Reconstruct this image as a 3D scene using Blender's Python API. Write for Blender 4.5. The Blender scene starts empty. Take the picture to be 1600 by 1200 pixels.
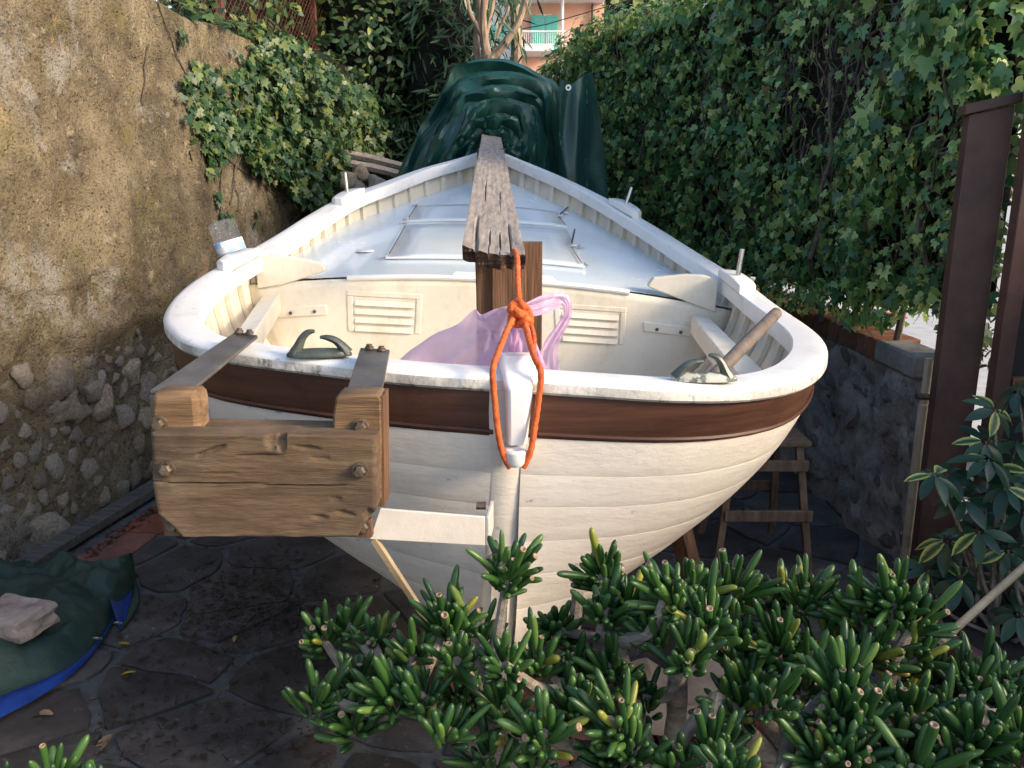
import bpy, bmesh, math, random
import numpy as np
from mathutils import Vector, Matrix, noise
rnd = random.Random(11)
nr = np.random.RandomState(5)
D2R = math.radians
scene = bpy.context.scene
# ------------------------------------------------------------------ camera, sky, sun, exposure
CAM = Vector((0, 0, 1.9)); PITCH = D2R(13.5); F = 1294.0
cam = bpy.data.cameras.new('camera'); cam.sensor_width = 36; cam.lens = F / 1600 * 36
cam.clip_start = .05; cam.clip_end = 500
camo = bpy.data.objects.new('camera', cam); scene.collection.objects.link(camo)
camo.location = CAM; camo.rotation_euler = (math.pi / 2 - PITCH, 0, 0)
scene.camera = camo
TO_SUN = Vector((.88, -.36, .42)).normalized()
world = bpy.data.worlds.new('World'); scene.world = world; world.use_nodes = True
wn = world.node_tree
sky = wn.nodes.new('ShaderNodeTexSky'); sky.sky_type = 'NISHITA'; sky.sun_disc = False
sky.sun_elevation = math.asin(TO_SUN.z); sky.sun_rotation = math.atan2(TO_SUN.x, TO_SUN.y)
sky.air_density = 1.0; sky.dust_density = 2.0
wn.links.new(sky.outputs[0], wn.nodes['Background'].inputs[0])
wn.nodes['Background'].inputs[1].default_value = .15
sl = bpy.data.lights.new('sun', 'SUN'); sl.energy = 1.9; sl.angle = D2R(14); sl.color = (1, .81, .58)
so = bpy.data.objects.new('sun', sl); scene.collection.objects.link(so)
so.rotation_euler = TO_SUN.to_track_quat('Z', 'Y').to_euler(); so.location = (6, -4, 8)
scene.view_settings.view_transform = 'Standard'; scene.view_settings.look = 'None'
scene.view_settings.gamma = 1; scene.view_settings.use_curve_mapping = False
scene.view_settings.exposure = 1.26
try:
    scene.cycles.max_bounces = 8; scene.cycles.transparent_max_bounces = 12
except Exception:
    pass

def ray(px, py):
    r = (px - 800) / F; u = (600 - py) / F
    return Vector((r, math.cos(PITCH) + math.sin(PITCH) * u, -math.sin(PITCH) + math.cos(PITCH) * u))
def P(px, py, Y):
    d = ray(px, py); return CAM + d * (Y / d.y)
def PZ(px, py, z):
    d = ray(px, py); return CAM + d * ((z - CAM.z) / d.z)
def sstep(a, b, x):
    t = max(0, min(1, (x - a) / (b - a))); return t * t * (3 - 2 * t)
def lerp(a, b, t): return a + (b - a) * t
def fbm(x, y, z, o=4):
    s = 0; a = .5
    for _ in range(o):
        s += a * noise.noise(Vector((x, y, z))); x *= 2.03; y *= 2.03; z *= 2.03; a *= .5
    return s

# ------------------------------------------------------------------ materials
def mk(name, cols, scale=4, detail=8, rough=.6, bump=.3, bscale=60, bdist=.01, stretch=(1, 1, 1), rv=0, metal=0, spots=(), spec=.4, coat=0, pits=None, distort=0):
    m = bpy.data.materials.new(name); m.use_nodes = True
    t = m.node_tree; N = t.nodes; Lk = t.links; b = N['Principled BSDF']
    tc = N.new('ShaderNodeTexCoord'); mp = N.new('ShaderNodeMapping'); mp.inputs['Scale'].default_value = stretch
    Lk.new(tc.outputs['Object'], mp.inputs['Vector'])
    n = N.new('ShaderNodeTexNoise'); n.inputs['Scale'].default_value = scale; n.inputs['Detail'].default_value = detail; n.inputs['Roughness'].default_value = .65
    n.inputs['Distortion'].default_value = distort
    Lk.new(mp.outputs[0], n.inputs['Vector'])
    r = N.new('ShaderNodeValToRGB'); Lk.new(n.outputs['Fac'], r.inputs[0])
    el = r.color_ramp.elements
    while len(el) < len(cols): el.new(.5)
    for e, (p, c) in zip(el, cols): e.position = p; e.color = (*c, 1)
    col = r.outputs[0]
    for (sc, sscale, lo, hi, amt, sst) in spots:
        mp2 = N.new('ShaderNodeMapping'); mp2.inputs['Scale'].default_value = sst; mp2.inputs['Location'].default_value = (sscale, 3.1, lo * 7)
        Lk.new(tc.outputs['Object'], mp2.inputs['Vector'])
        n2 = N.new('ShaderNodeTexNoise'); n2.inputs['Scale'].default_value = sscale; n2.inputs['Detail'].default_value = 9; n2.inputs['Roughness'].default_value = .7
        Lk.new(mp2.outputs[0], n2.inputs['Vector'])
        mr = N.new('ShaderNodeMapRange'); mr.inputs[1].default_value = lo; mr.inputs[2].default_value = hi; mr.inputs[4].default_value = amt
        Lk.new(n2.outputs['Fac'], mr.inputs[0])
        mx = N.new('ShaderNodeMix'); mx.data_type = 'RGBA'
        Lk.new(mr.outputs[0], mx.inputs[0]); Lk.new(col, mx.inputs[6]); mx.inputs[7].default_value = (*sc, 1)
        col = mx.outputs[2]
    if rv:
        oi = N.new('ShaderNodeObjectInfo'); hs = N.new('ShaderNodeHueSaturation')
        mr = N.new('ShaderNodeMapRange'); mr.inputs[3].default_value = 1 - rv; mr.inputs[4].default_value = 1 + rv
        Lk.new(oi.outputs['Random'], mr.inputs[0]); Lk.new(mr.outputs[0], hs.inputs['Value'])
        ms = N.new('ShaderNodeMath'); ms.operation = 'MULTIPLY'; ms.inputs[1].default_value = 7.3; Lk.new(oi.outputs['Random'], ms.inputs[0])
        mf = N.new('ShaderNodeMath'); mf.operation = 'FRACT'; Lk.new(ms.outputs[0], mf.inputs[0])
        mr2 = N.new('ShaderNodeMapRange'); mr2.inputs[3].default_value = 1 - rv * .8; mr2.inputs[4].default_value = 1 + rv * .8
        Lk.new(mf.outputs[0], mr2.inputs[0]); Lk.new(mr2.outputs[0], hs.inputs['Saturation'])
        Lk.new(col, hs.inputs['Color']); col = hs.outputs[0]
    Lk.new(col, b.inputs['Base Color'])
    b.inputs['Roughness'].default_value = rough; b.inputs['Metallic'].default_value = metal
    b.inputs['Specular IOR Level'].default_value = spec; b.inputs['Coat Weight'].default_value = coat
    if bump:
        n3 = N.new('ShaderNodeTexNoise'); n3.inputs['Scale'].default_value = bscale; n3.inputs['Detail'].default_value = 8; n3.inputs['Roughness'].default_value = .65
        Lk.new(mp.outputs[0], n3.inputs['Vector'])
        bp = N.new('ShaderNodeBump'); bp.inputs['Strength'].default_value = bump; bp.inputs['Distance'].default_value = bdist
        Lk.new(n3.outputs['Fac'], bp.inputs['Height']); Lk.new(bp.outputs[0], b.inputs['Normal'])
        if pits:
            v = N.new('ShaderNodeTexVoronoi'); v.inputs['Scale'].default_value = pits[0]; Lk.new(mp.outputs[0], v.inputs['Vector'])
            mr = N.new('ShaderNodeMapRange'); mr.inputs[1].default_value = 0; mr.inputs[2].default_value = pits[1]; Lk.new(v.outputs['Distance'], mr.inputs[0])
            bp2 = N.new('ShaderNodeBump'); bp2.inputs['Strength'].default_value = pits[2]; bp2.inputs['Distance'].default_value = bdist * 2
            Lk.new(mr.outputs[0], bp2.inputs['Height']); Lk.new(bp.outputs[0], bp2.inputs['Normal']); Lk.new(bp2.outputs[0], b.inputs['Normal'])
    # roughness variation
    if rough > .15:
        mr = N.new('ShaderNodeMapRange'); mr.inputs[3].default_value = max(.05, rough - .12); mr.inputs[4].default_value = min(1, rough + .12)
        Lk.new(n.outputs['Fac'], mr.inputs[0]); Lk.new(mr.outputs[0], b.inputs['Roughness'])
    return m

def leafmat(name, stops, edge=None, epos=(.6, .95), trans=.25, rough=.42, spec=.4, vein=None):
    m = bpy.data.materials.new(name); m.use_nodes = True
    t = m.node_tree; N = t.nodes; Lk = t.links; b = N['Principled BSDF']
    a = N.new('ShaderNodeAttribute'); a.attribute_name = 'rv'
    oi = N.new('ShaderNodeObjectInfo'); ad = N.new('ShaderNodeMath'); ad.operation = 'ADD'
    Lk.new(a.outputs['Fac'], ad.inputs[0]); Lk.new(oi.outputs['Random'], ad.inputs[1])
    fr = N.new('ShaderNodeMath'); fr.operation = 'FRACT'; Lk.new(ad.outputs[0], fr.inputs[0])
    r = N.new('ShaderNodeValToRGB'); Lk.new(fr.outputs[0], r.inputs[0]); el = r.color_ramp.elements
    while len(el) < len(stops): el.new(.5)
    for e, (p, c) in zip(el, stops): e.position = p; e.color = (*c, 1)
    col = r.outputs[0]
    tc = N.new('ShaderNodeTexCoord'); n = N.new('ShaderNodeTexNoise'); n.inputs['Scale'].default_value = 30; n.inputs['Detail'].default_value = 4
    Lk.new(tc.outputs['Object'], n.inputs['Vector'])
    mr0 = N.new('ShaderNodeMapRange'); mr0.inputs[3].default_value = .65; mr0.inputs[4].default_value = 1.35; Lk.new(n.outputs['Fac'], mr0.inputs[0])
    hs = N.new('ShaderNodeHueSaturation'); Lk.new(mr0.outputs[0], hs.inputs['Value']); Lk.new(col, hs.inputs['Color']); col = hs.outputs[0]
    if edge:
        at = N.new('ShaderNodeAttribute'); at.attribute_name = 'tt'
        mr = N.new('ShaderNodeMapRange'); mr.inputs[1].default_value = epos[0]; mr.inputs[2].default_value = epos[1]
        Lk.new(at.outputs['Fac'], mr.inputs[0])
        if len(epos) > 2:
            ml = N.new('ShaderNodeMath'); ml.operation = 'MULTIPLY'
            g = N.new('ShaderNodeMath'); g.operation = 'GREATER_THAN'; g.inputs[1].default_value = epos[2]; Lk.new(fr.outputs[0], g.inputs[0])
            Lk.new(mr.outputs[0], ml.inputs[0]); Lk.new(g.outputs[0], ml.inputs[1]); fac = ml.outputs[0]
        else: fac = mr.outputs[0]
        mx = N.new('ShaderNodeMix'); mx.data_type = 'RGBA'; Lk.new(fac, mx.inputs[0]); Lk.new(col, mx.inputs[6]); mx.inputs[7].default_value = (*edge, 1)
        col = mx.outputs[2]
    Lk.new(col, b.inputs['Base Color']); b.inputs['Roughness'].default_value = rough; b.inputs['Specular IOR Level'].default_value = spec
    if trans:
        tr = N.new('ShaderNodeBsdfTranslucent'); h2 = N.new('ShaderNodeHueSaturation'); h2.inputs['Value'].default_value = 1.9; h2.inputs['Hue'].default_value = .475
        Lk.new(col, h2.inputs['Color']); Lk.new(h2.outputs[0], tr.inputs['Color'])
        ms = N.new('ShaderNodeMixShader'); ms.inputs[0].default_value = trans
        Lk.new(b.outputs[0], ms.inputs[1]); Lk.new(tr.outputs[0], ms.inputs[2]); Lk.new(ms.outputs[0], N['Material Output'].inputs[0])
    return m

S1 = (1, 1, 1)
M = {}
M['wallcoat'] = mk('weathered_render', [(.30, (.066, .050, .032)), (.43, (.148, .114, .068)), (.55, (.245, .195, .12)), (.72, (.35, .29, .19))], scale=2.1, detail=15, rough=.95, bump=1, bscale=70, bdist=.03, pits=(40, .4, .6), distort=.08,
    spots=[((.055, .044, .034), 4, .52, .68, .8, S1), ((.42, .34, .225), 16, .57, .66, .75, S1), ((.20, .17, .05), 2.0, .55, .68, .6, S1), ((.34, .315, .28), 1.5, .55, .62, .75, S1), ((.040, .032, .025), 48, .56, .64, .85, S1), ((.50, .44, .35), 110, .60, .66, .8, S1), ((.040, .032, .025), 8, .64, .68, .8, (1, 1, 1.6)), ((.43, .28, .15), 1.1, .62, .66, .7, S1)])
M['wallstone'] = mk('rubble_stone', [(.3, (.19, .155, .115)), (.5, (.36, .30, .235)), (.7, (.52, .455, .375))], scale=7, rough=.9, bump=.9, bscale=34, bdist=.02, rv=.35, spots=[((.10, .09, .05), 14, .55, .68, .6, S1), ((.55, .5, .45), 30, .62, .7, .6, S1)])
M['greystone'] = mk('grey_wall_stone', [(.3, (.15, .135, .13)), (.5, (.34, .31, .295)), (.7, (.54, .51, .485))], scale=9, rough=.9, bump=1, bscale=34, bdist=.02, rv=.4, spots=[((.16, .10, .07), 8, .55, .65, .6, S1), ((.36, .34, .33), 26, .62, .7, .5, S1)])
M['greymortar'] = mk('grey_mortar', [(.3, (.15, .14, .135)), (.5, (.31, .29, .275)), (.7, (.46, .435, .41))], scale=6, rough=.95, bump=1, bscale=30, bdist=.03, spots=[((.05, .05, .045), 12, .55, .68, .7, S1)])
M['concrete'] = mk('rough_concrete', [(.3, (.12, .115, .105)), (.6, (.25, .24, .22)), (.8, (.33, .31, .28))], scale=8, rough=.95, bump=.8, bscale=50, bdist=.015)
M['brick'] = mk('red_brick', [(.3, (.13, .05, .03)), (.6, (.23, .095, .055)), (.8, (.29, .145, .095))], scale=9, rough=.9, bump=.6, bscale=70, rv=.2, spots=[((.06, .045, .035), 6, .48, .64, .8, S1)])
M['terracotta'] = mk('terracotta_paver', [(.3, (.15, .055, .04)), (.6, (.26, .10, .07)), (.8, (.32, .14, .10))], scale=6, rough=.9, bump=.5, bscale=60, rv=.2, spots=[((.08, .06, .055), 7, .52, .68, .7, S1)])
M['slate'] = mk('slate_paver', [(.3, (.038, .034, .034)), (.55, (.070, .062, .061)), (.75, (.12, .106, .103))], scale=5, rough=.75, bump=.6, bscale=26, bdist=.012, rv=.3, spots=[((.20, .195, .185), 24, .60, .68, .75, S1), ((.12, .115, .11), 4, .54, .66, .6, S1), ((.022, .02, .02), 6, .56, .7, .8, S1)])
M['mortar'] = mk('paving_mortar', [(.3, (.07, .076, .08)), (.6, (.125, .132, .136)), (.8, (.18, .185, .185))], scale=10, rough=.95, bump=.6, bscale=70, spots=[((.06, .058, .055), 5, .52, .66, .85, S1)])
M['road'] = mk('road_concrete', [(.3, (.36, .35, .34)), (.7, (.5, .49, .47))], scale=6, rough=.95, bump=.4, bscale=80)
M['hull'] = mk('cream_hull_paint', [(.3, (.66, .60, .52)), (.6, (.76, .70, .62)), (.8, (.80, .75, .68))], scale=3, rough=.5, bump=.45, bscale=24, bdist=.005, stretch=(1, 1, 3), spots=[((.48, .43, .38), 4, .55, .75, .55, (1, 1, 1)), ((.40, .36, .32), 9, .60, .72, .5, (1, 1, .25)), ((.24, .22, .21), 34, .64, .68, .7, (.5, .5, 1)), ((.42, .27, .15), 7, .68, .74, .5, (1, 1, .3))])
M['dullwhite'] = mk('weathered_white_paint', [(.3, (.46, .43, .40)), (.6, (.56, .53, .49)), (.8, (.62, .59, .55))], scale=5, rough=.55, bump=.4, bscale=40, bdist=.004, spots=[((.25, .22, .2), 12, .62, .7, .6, S1)])
M['white'] = mk('white_gloss_paint', [(.3, (.76, .75, .73)), (.6, (.82, .81, .79)), (.8, (.84, .83, .81))], scale=4, rough=.3, bump=.3, bscale=30, bdist=.003, spots=[((.45, .42, .38), 9, .66, .76, .4, S1), ((.26, .25, .24), 46, .69, .73, .55, S1)])
M['caprail'] = mk('chipped_rail_paint', [(.3, (.76, .75, .74)), (.6, (.82, .81, .80)), (.8, (.84, .83, .82))], scale=4, rough=.36, bump=.4, bscale=40, bdist=.004, spots=[((.42, .38, .33), 8, .63, .74, .6, (1, 1, 2.5)), ((.16, .14, .13), 34, .64, .675, .75, (1, 1, .6)), ((.55, .50, .43), 5, .54, .70, .5, (1, 1, 1))])
M['railface'] = mk('scuffed_rail_edge_paint', [(.3, (.42, .39, .35)), (.5, (.66, .62, .56)), (.7, (.78, .74, .68))], scale=7, rough=.6, bump=.6, bscale=60, bdist=.005, spots=[((.30, .28, .26), 9, .48, .62, .8, (1, 1, .6)), ((.12, .11, .10), 22, .55, .63, .8, (1, 1, .5)), ((.3, .28, .27), 60, .6, .66, .7, S1)])
M['inside'] = mk('cream_inside_paint', [(.3, (.72, .65, .53)), (.6, (.79, .73, .62)), (.8, (.81, .76, .66))], scale=3, rough=.5, bump=.2, bscale=30, bdist=.004, spots=[((.50, .40, .27), 6, .53, .72, .55, (1, 1, .5)), ((.55, .52, .46), 3, .5, .66, .5, S1), ((.32, .28, .22), 40, .645, .69, .55, S1), ((.30, .22, .14), 16, .67, .71, .5, (1, 1, .2))])
M['deck'] = mk('white_deck_sky_tint', [(.3, (.66, .76, .82)), (.6, (.71, .80, .86)), (.8, (.75, .83, .88))], scale=3, rough=.24, bump=.15, bscale=18, bdist=.003, spots=[((.78, .78, .76), 2.2, .48, .62, .6, S1), ((.48, .5, .5), 8, .62, .72, .5, S1), ((.36, .34, .30), 45, .66, .69, .5, S1)], spec=.55, coat=.3)  # blue of the sky's reflection on the white deck, put into the base colour
M['band'] = mk('varnished_mahogany', [(.3, (.046, .019, .012)), (.55, (.088, .036, .021)), (.75, (.13, .055, .031))], scale=5, rough=.5, bump=.3, bscale=40, bdist=.003, stretch=(.35, .35, 6), spots=[((.035, .014, .01), 6, .52, .68, .6, S1), ((.34, .25, .18), 60, .72, .75, .5, S1)])
M['wood'] = mk('weathered_timber', [(.25, (.075, .044, .024)), (.45, (.125, .077, .043)), (.62, (.165, .108, .063)), (.8, (.215, .148, .092))], scale=5, rough=.8, bump=.7, bscale=18, bdist=.006, stretch=(1.1, 7, 8), spots=[((.060, .042, .030), 4, .46, .64, .75, (1, 1, 1)), ((.25, .18, .115), 5, .55, .70, .55, (.8, 1, 1.6)), ((.05, .032, .022), 7, .64, .68, .7, (.5, 6, 8)), ((.06, .045, .035), 30, .64, .70, .6, (.5, 1, 1))])
M['woodtop'] = mk('timber_end_grain', [(.3, (.10, .054, .027)), (.5, (.20, .118, .058)), (.7, (.31, .20, .11))], scale=6, rough=.75, bump=.7, bscale=18, bdist=.008, stretch=(.6, 3, 9), spots=[((.08, .04, .02), 6, .56, .7, .6, S1)])
M['greywood'] = mk('silvered_plank', [(.25, (.10, .08, .068)), (.45, (.24, .205, .18)), (.62, (.33, .285, .255)), (.8, (.42, .37, .33))], scale=6, rough=.85, bump=.5, bscale=14, bdist=.006, stretch=(11, .8, 9), spots=[((.05, .042, .036), 5.5, .66, .72, .5, (9, .5, 3)), ((.17, .14, .12), 5, .55, .7, .5, S1)])
M['propwood'] = mk('brown_prop_timber', [(.25, (.055, .026, .014)), (.45, (.12, .06, .032)), (.62, (.21, .11, .06)), (.8, (.32, .19, .11))], scale=5, rough=.75, bump=.7, bscale=14, bdist=.008, stretch=(12, 6, .6), spots=[((.03, .018, .012), 6, .56, .66, .7, (6, 4, .5))])
M['endgrain'] = mk('rotten_end_grain', [(.35, (.02, .012, .008)), (.5, (.085, .045, .026)), (.65, (.22, .13, .075))], scale=30, rough=.95, bump=1.2, bscale=40, bdist=.015, stretch=(.35, 1, 3))
M['stoolwood'] = mk('old_stool_wood', [(.3, (.10, .065, .04)), (.55, (.20, .135, .09)), (.75, (.29, .21, .15))], scale=6, rough=.8, bump=.5, bscale=22, stretch=(6, 6, 1))
M['boardwood'] = mk('grey_ground_board', [(.3, (.055, .052, .048)), (.55, (.11, .105, .095)), (.75, (.18, .17, .155))], scale=6, rough=.9, bump=.6, bscale=18, stretch=(8, .7, 8), spots=[((.05, .06, .03), 6, .56, .7, .5, S1)])
M['steel'] = mk('dull_steel', [(.3, (.11, .095, .082)), (.6, (.185, .165, .145)), (.8, (.26, .235, .21))], scale=12, rough=.48, bump=.25, bscale=70, bdist=.003, metal=.55, spots=[((.22, .12, .06), 10, .56, .68, .5, S1)])
M['bolt'] = mk('rusty_bolt', [(.3, (.085, .06, .04)), (.6, (.20, .15, .11)), (.8, (.33, .27, .21))], scale=60, rough=.55, bump=.5, bscale=120, bdist=.003, metal=.6)
M['brass'] = mk('green_bronze', [(.3, (.06, .068, .06)), (.55, (.125, .14, .12)), (.75, (.21, .225, .19))], scale=24, rough=.42, bump=.3, bscale=60, bdist=.003, metal=.55)
M['brasspaint'] = mk('flaking_paint_on_bronze', [(.40, (.13, .15, .13)), (.47, (.16, .18, .15)), (.52, (.58, .54, .45)), (.8, (.68, .64, .55))], scale=26, rough=.6, bump=.6, bscale=30, bdist=.004, metal=.1)
M['inox'] = mk('stainless_pin', [(.3, (.45, .43, .41)), (.7, (.62, .6, .58))], scale=20, rough=.28, bump=0, metal=.9)
M['darkmetal'] = mk('dark_fitting', [(.3, (.05, .045, .04)), (.7, (.16, .14, .12))], scale=60, rough=.5, bump=.2, metal=.5)
M['post'] = mk('brown_painted_steel', [(.3, (.055, .026, .021)), (.55, (.092, .043, .033)), (.75, (.135, .062, .044))], scale=6, rough=.48, bump=.25, bscale=200, bdist=.002, spots=[((.22, .08, .035), 22, .67, .73, .7, (1, 1, .4)), ((.3, .26, .24), 70, .73, .76, .6, S1)])
M['gatepanel'] = mk('dark_gate_panel', [(.3, (.010, .009, .009)), (.7, (.022, .018, .016))], scale=8, rough=.6, bump=.2, bscale=80)
M['rail'] = mk('brown_gate_rail', [(.3, (.10, .045, .02)), (.7, (.17, .08, .035))], scale=8, rough=.55, bump=.2, stretch=(1, 1, 8))
M['pipe'] = mk('grey_conduit', [(.3, (.34, .28, .20)), (.6, (.50, .43, .32)), (.8, (.58, .51, .40))], scale=9, rough=.7, bump=.4, bscale=60, stretch=(1, 1, .4), spots=[((.12, .10, .08), 8, .56, .68, .6, S1)])
M['tarp'] = mk('green_tarpaulin', [(.3, (.007, .042, .034)), (.6, (.012, .064, .052)), (.8, (.022, .095, .080))], scale=3, rough=.34, bump=.15, bscale=14, bdist=.02, spec=.5, spots=[((.05, .12, .10), 6, .62, .74, .4, S1)])
M['tarpold'] = mk('dusty_green_tarpaulin', [(.3, (.012, .036, .030)), (.6, (.024, .052, .042)), (.8, (.05, .085, .068))], scale=5, rough=.5, bump=.6, bscale=16, bdist=.014, spots=[((.10, .13, .11), 9, .6, .72, .45, S1)])
M['blue'] = mk('blue_tarpaulin', [(.3, (.004, .025, .16)), (.6, (.008, .05, .30)), (.8, (.015, .09, .42))], scale=9, rough=.4, bump=.5, bscale=20, bdist=.01)
M['rope'] = mk('orange_rope', [(.3, (.42, .07, .015)), (.55, (.66, .13, .03)), (.75, (.78, .20, .06))], scale=40, rough=.75, bump=1, bscale=120, bdist=.004, spots=[((.28, .06, .03), 20, .55, .68, .6, S1)])
M['oar'] = mk('grey_brown_pole', [(.3, (.10, .075, .06)), (.6, (.185, .145, .118)), (.8, (.25, .205, .172))], scale=8, rough=.6, bump=.3, bscale=30, stretch=(3, 3, 3))
M['bamboo'] = mk('pale_cane', [(.3, (.36, .27, .16)), (.6, (.50, .39, .25)), (.8, (.58, .47, .32))], scale=8, rough=.5, bump=.2, bscale=40)
M['soil'] = mk('dark_potting_soil', [(.3, (.010, .008, .007)), (.7, (.035, .027, .022))], scale=40, rough=1, bump=1, bscale=60, bdist=.02)
M['pot'] = mk('plum_plastic_pot', [(.3, (.085, .035, .035)), (.7, (.14, .065, .062))], scale=6, rough=.5, bump=.15)
M['claypot'] = mk('clay_pot', [(.3, (.26, .09, .04)), (.7, (.42, .17, .085))], scale=8, rough=.9, bump=.4, spots=[((.4, .34, .3), 9, .6, .72, .5, S1)])
M['bark'] = mk('grey_bark', [(.3, (.10, .075, .055)), (.5, (.20, .16, .125)), (.7, (.31, .26, .21))], scale=16, rough=.9, bump=.8, bscale=60, bdist=.01, stretch=(1, 1, 2))
M['jadebark'] = mk('jade_bark', [(.3, (.13, .10, .075)), (.5, (.27, .22, .17)), (.7, (.40, .34, .28))], scale=24, rough=.85, bump=.8, bscale=70, bdist=.006, stretch=(1, 1, 3))
M['treebark'] = mk('tan_bark', [(.3, (.17, .115, .08)), (.5, (.31, .225, .165)), (.7, (.42, .33, .26))], scale=10, rough=.9, bump=.6, bscale=40, stretch=(2, 2, .7))
M['twig'] = mk('dry_ivy_stem', [(.3, (.055, .042, .033)), (.6, (.13, .105, .085)), (.8, (.22, .19, .16))], scale=20, rough=.9, bump=.4)
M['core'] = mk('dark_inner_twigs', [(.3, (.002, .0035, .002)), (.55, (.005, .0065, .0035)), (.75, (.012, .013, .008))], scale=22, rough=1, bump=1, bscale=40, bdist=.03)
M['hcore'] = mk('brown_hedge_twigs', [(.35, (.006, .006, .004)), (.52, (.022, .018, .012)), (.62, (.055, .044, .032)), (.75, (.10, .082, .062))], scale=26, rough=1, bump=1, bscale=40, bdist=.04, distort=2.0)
M['housewall'] = mk('pink_house_plaster', [(.3, (.60, .33, .25)), (.7, (.66, .38, .29))], scale=2, rough=.9, bump=.1)
M['housetrim'] = mk('pale_house_trim', [(.3, (.72, .68, .66)), (.7, (.78, .75, .73))], scale=2, rough=.8, bump=.1)
M['shutter'] = mk('turquoise_shutter', [(.3, (.12, .47, .42)), (.7, (.17, .55, .50))], scale=3, rough=.6, bump=.1)
M['fence'] = mk('red_brown_fence_paint', [(.3, (.07, .022, .018)), (.7, (.12, .042, .032))], scale=10, rough=.6, bump=.3)
M['label'] = mk('bottle_label_white', [(.3, (.70, .72, .74)), (.7, (.80, .81, .80))], scale=10, rough=.4, bump=0)
M['labelblue'] = mk('bottle_label_blue', [(.3, (.18, .33, .60)), (.7, (.32, .48, .72))], scale=40, rough=.4, bump=0)
M['cable'] = mk('black_cable', [(.3, (.01, .01, .01)), (.7, (.03, .03, .03))], rough=.6, bump=0)
M['orangenet'] = mk('orange_plastic', [(.3, (.75, .11, .03)), (.7, (.85, .18, .05))], rough=.5, bump=0)
M['paper'] = mk('crumpled_paper', [(.3, (.33, .24, .17)), (.7, (.46, .36, .27))], scale=6, rough=.9, bump=.6, bscale=14, bdist=.02)
M['redpack'] = mk('printed_wrapper', [(.42, (.55, .02, .03)), (.48, (.6, .03, .04)), (.52, (.6, .6, .62)), (.62, (.05, .2, .1))], scale=14, rough=.3, bump=.2)
M['dryleaf'] = mk('dry_leaf', [(.3, (.16, .10, .05)), (.7, (.36, .25, .12))], scale=12, rough=.8, bump=.3, rv=.4)
M['yellowleaf'] = mk('yellow_leaf', [(.3, (.36, .26, .03)), (.7, (.48, .37, .06))], scale=12, rough=.7, bump=.3, rv=.2)
M['ivy'] = leafmat('hedge_ivy_leaf', [(0, (.14, .10, .05)), (.012, (.14, .10, .05)), (.013, (.026, .088, .036)), (.3, (.050, .14, .048)), (.52, (.095, .21, .06)), (.75, (.19, .32, .085)), (1, (.36, .44, .13))], edge=(.40, .45, .20), epos=(.82, .99, .62), trans=.28, rough=.36, spec=.5)
M['ivyl'] = leafmat('wall_ivy_leaf', [(0, (.014, .044, .020)), (.4, (.030, .078, .030)), (.75, (.065, .12, .036)), (1, (.18, .20, .05))], edge=(.15, .2, .08), epos=(.8, 1.0, .5), trans=.22)
M['bush'] = leafmat('bush_leaf', [(0, (.020, .055, .026)), (.5, (.04, .09, .036)), (.85, (.075, .13, .045)), (1, (.20, .24, .06))], trans=.15)
M['olean'] = leafmat('oleander_leaf', [(0, (.018, .046, .026)), (.6, (.034, .075, .038)), (1, (.075, .12, .05))], trans=.12)
M['treeleaf'] = leafmat('tree_leaf', [(0, (.06, .12, .03)), (.6, (.11, .19, .045)), (1, (.32, .30, .08))], trans=.35)
M['jade'] = leafmat('jade_leaf', [(0, (.014, .046, .013)), (.4, (.028, .080, .018)), (.8, (.056, .128, .028)), (.955, (.09, .17, .038)), (1, (.34, .29, .035))], edge=(.30, .19, .12), epos=(.90, .99), trans=0, rough=.36, spec=.42)
M['schef'] = leafmat('umbrella_leaf', [(0, (.012, .040, .024)), (.6, (.022, .060, .030)), (1, (.036, .080, .034))], edge=(.46, .50, .13), epos=(.3, .8, .86), trans=.1, rough=.3)

def shader_mix(name, col, tcol, fac_transp, fac_trans, rough=.25, bmp=.8):
    m = bpy.data.materials.new(name); m.use_nodes = True; t = m.node_tree; N = t.nodes; Lk = t.links; b = N['Principled BSDF']
    tc = N.new('ShaderNodeTexCoord'); n = N.new('ShaderNodeTexNoise'); n.inputs['Scale'].default_value = 22; n.inputs['Detail'].default_value = 5; n.inputs['Distortion'].default_value = 1
    Lk.new(tc.outputs['Object'], n.inputs['Vector'])
    bp = N.new('ShaderNodeBump'); bp.inputs['Strength'].default_value = bmp; bp.inputs['Distance'].default_value = .01; Lk.new(n.outputs['Fac'], bp.inputs['Height'])
    Lk.new(bp.outputs[0], b.inputs['Normal'])
    b.inputs['Base Color'].default_value = (*col, 1); b.inputs['Roughness'].default_value = rough
    tr = N.new('ShaderNodeBsdfTranslucent'); tr.inputs[0].default_value = (*tcol, 1)
    tp = N.new('ShaderNodeBsdfTransparent')
    m1 = N.new('ShaderNodeMixShader'); m1.inputs[0].default_value = fac_trans; Lk.new(b.outputs[0], m1.inputs[1]); Lk.new(tr.outputs[0], m1.inputs[2])
    m2 = N.new('ShaderNodeMixShader'); m2.inputs[0].default_value = fac_transp; Lk.new(m1.outputs[0], m2.inputs[1]); Lk.new(tp.outputs[0], m2.inputs[2])
    Lk.new(m2.outputs[0], N['Material Output'].inputs[0])
    return m
M['bag'] = shader_mix('pink_plastic_film', (.84, .60, .82), (.92, .64, .88), .14, .5, .22)
M['bottle'] = shader_mix('clear_blue_plastic', (.62, .70, .85), (.7, .8, .95), .93, .15, .05, .0)

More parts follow.
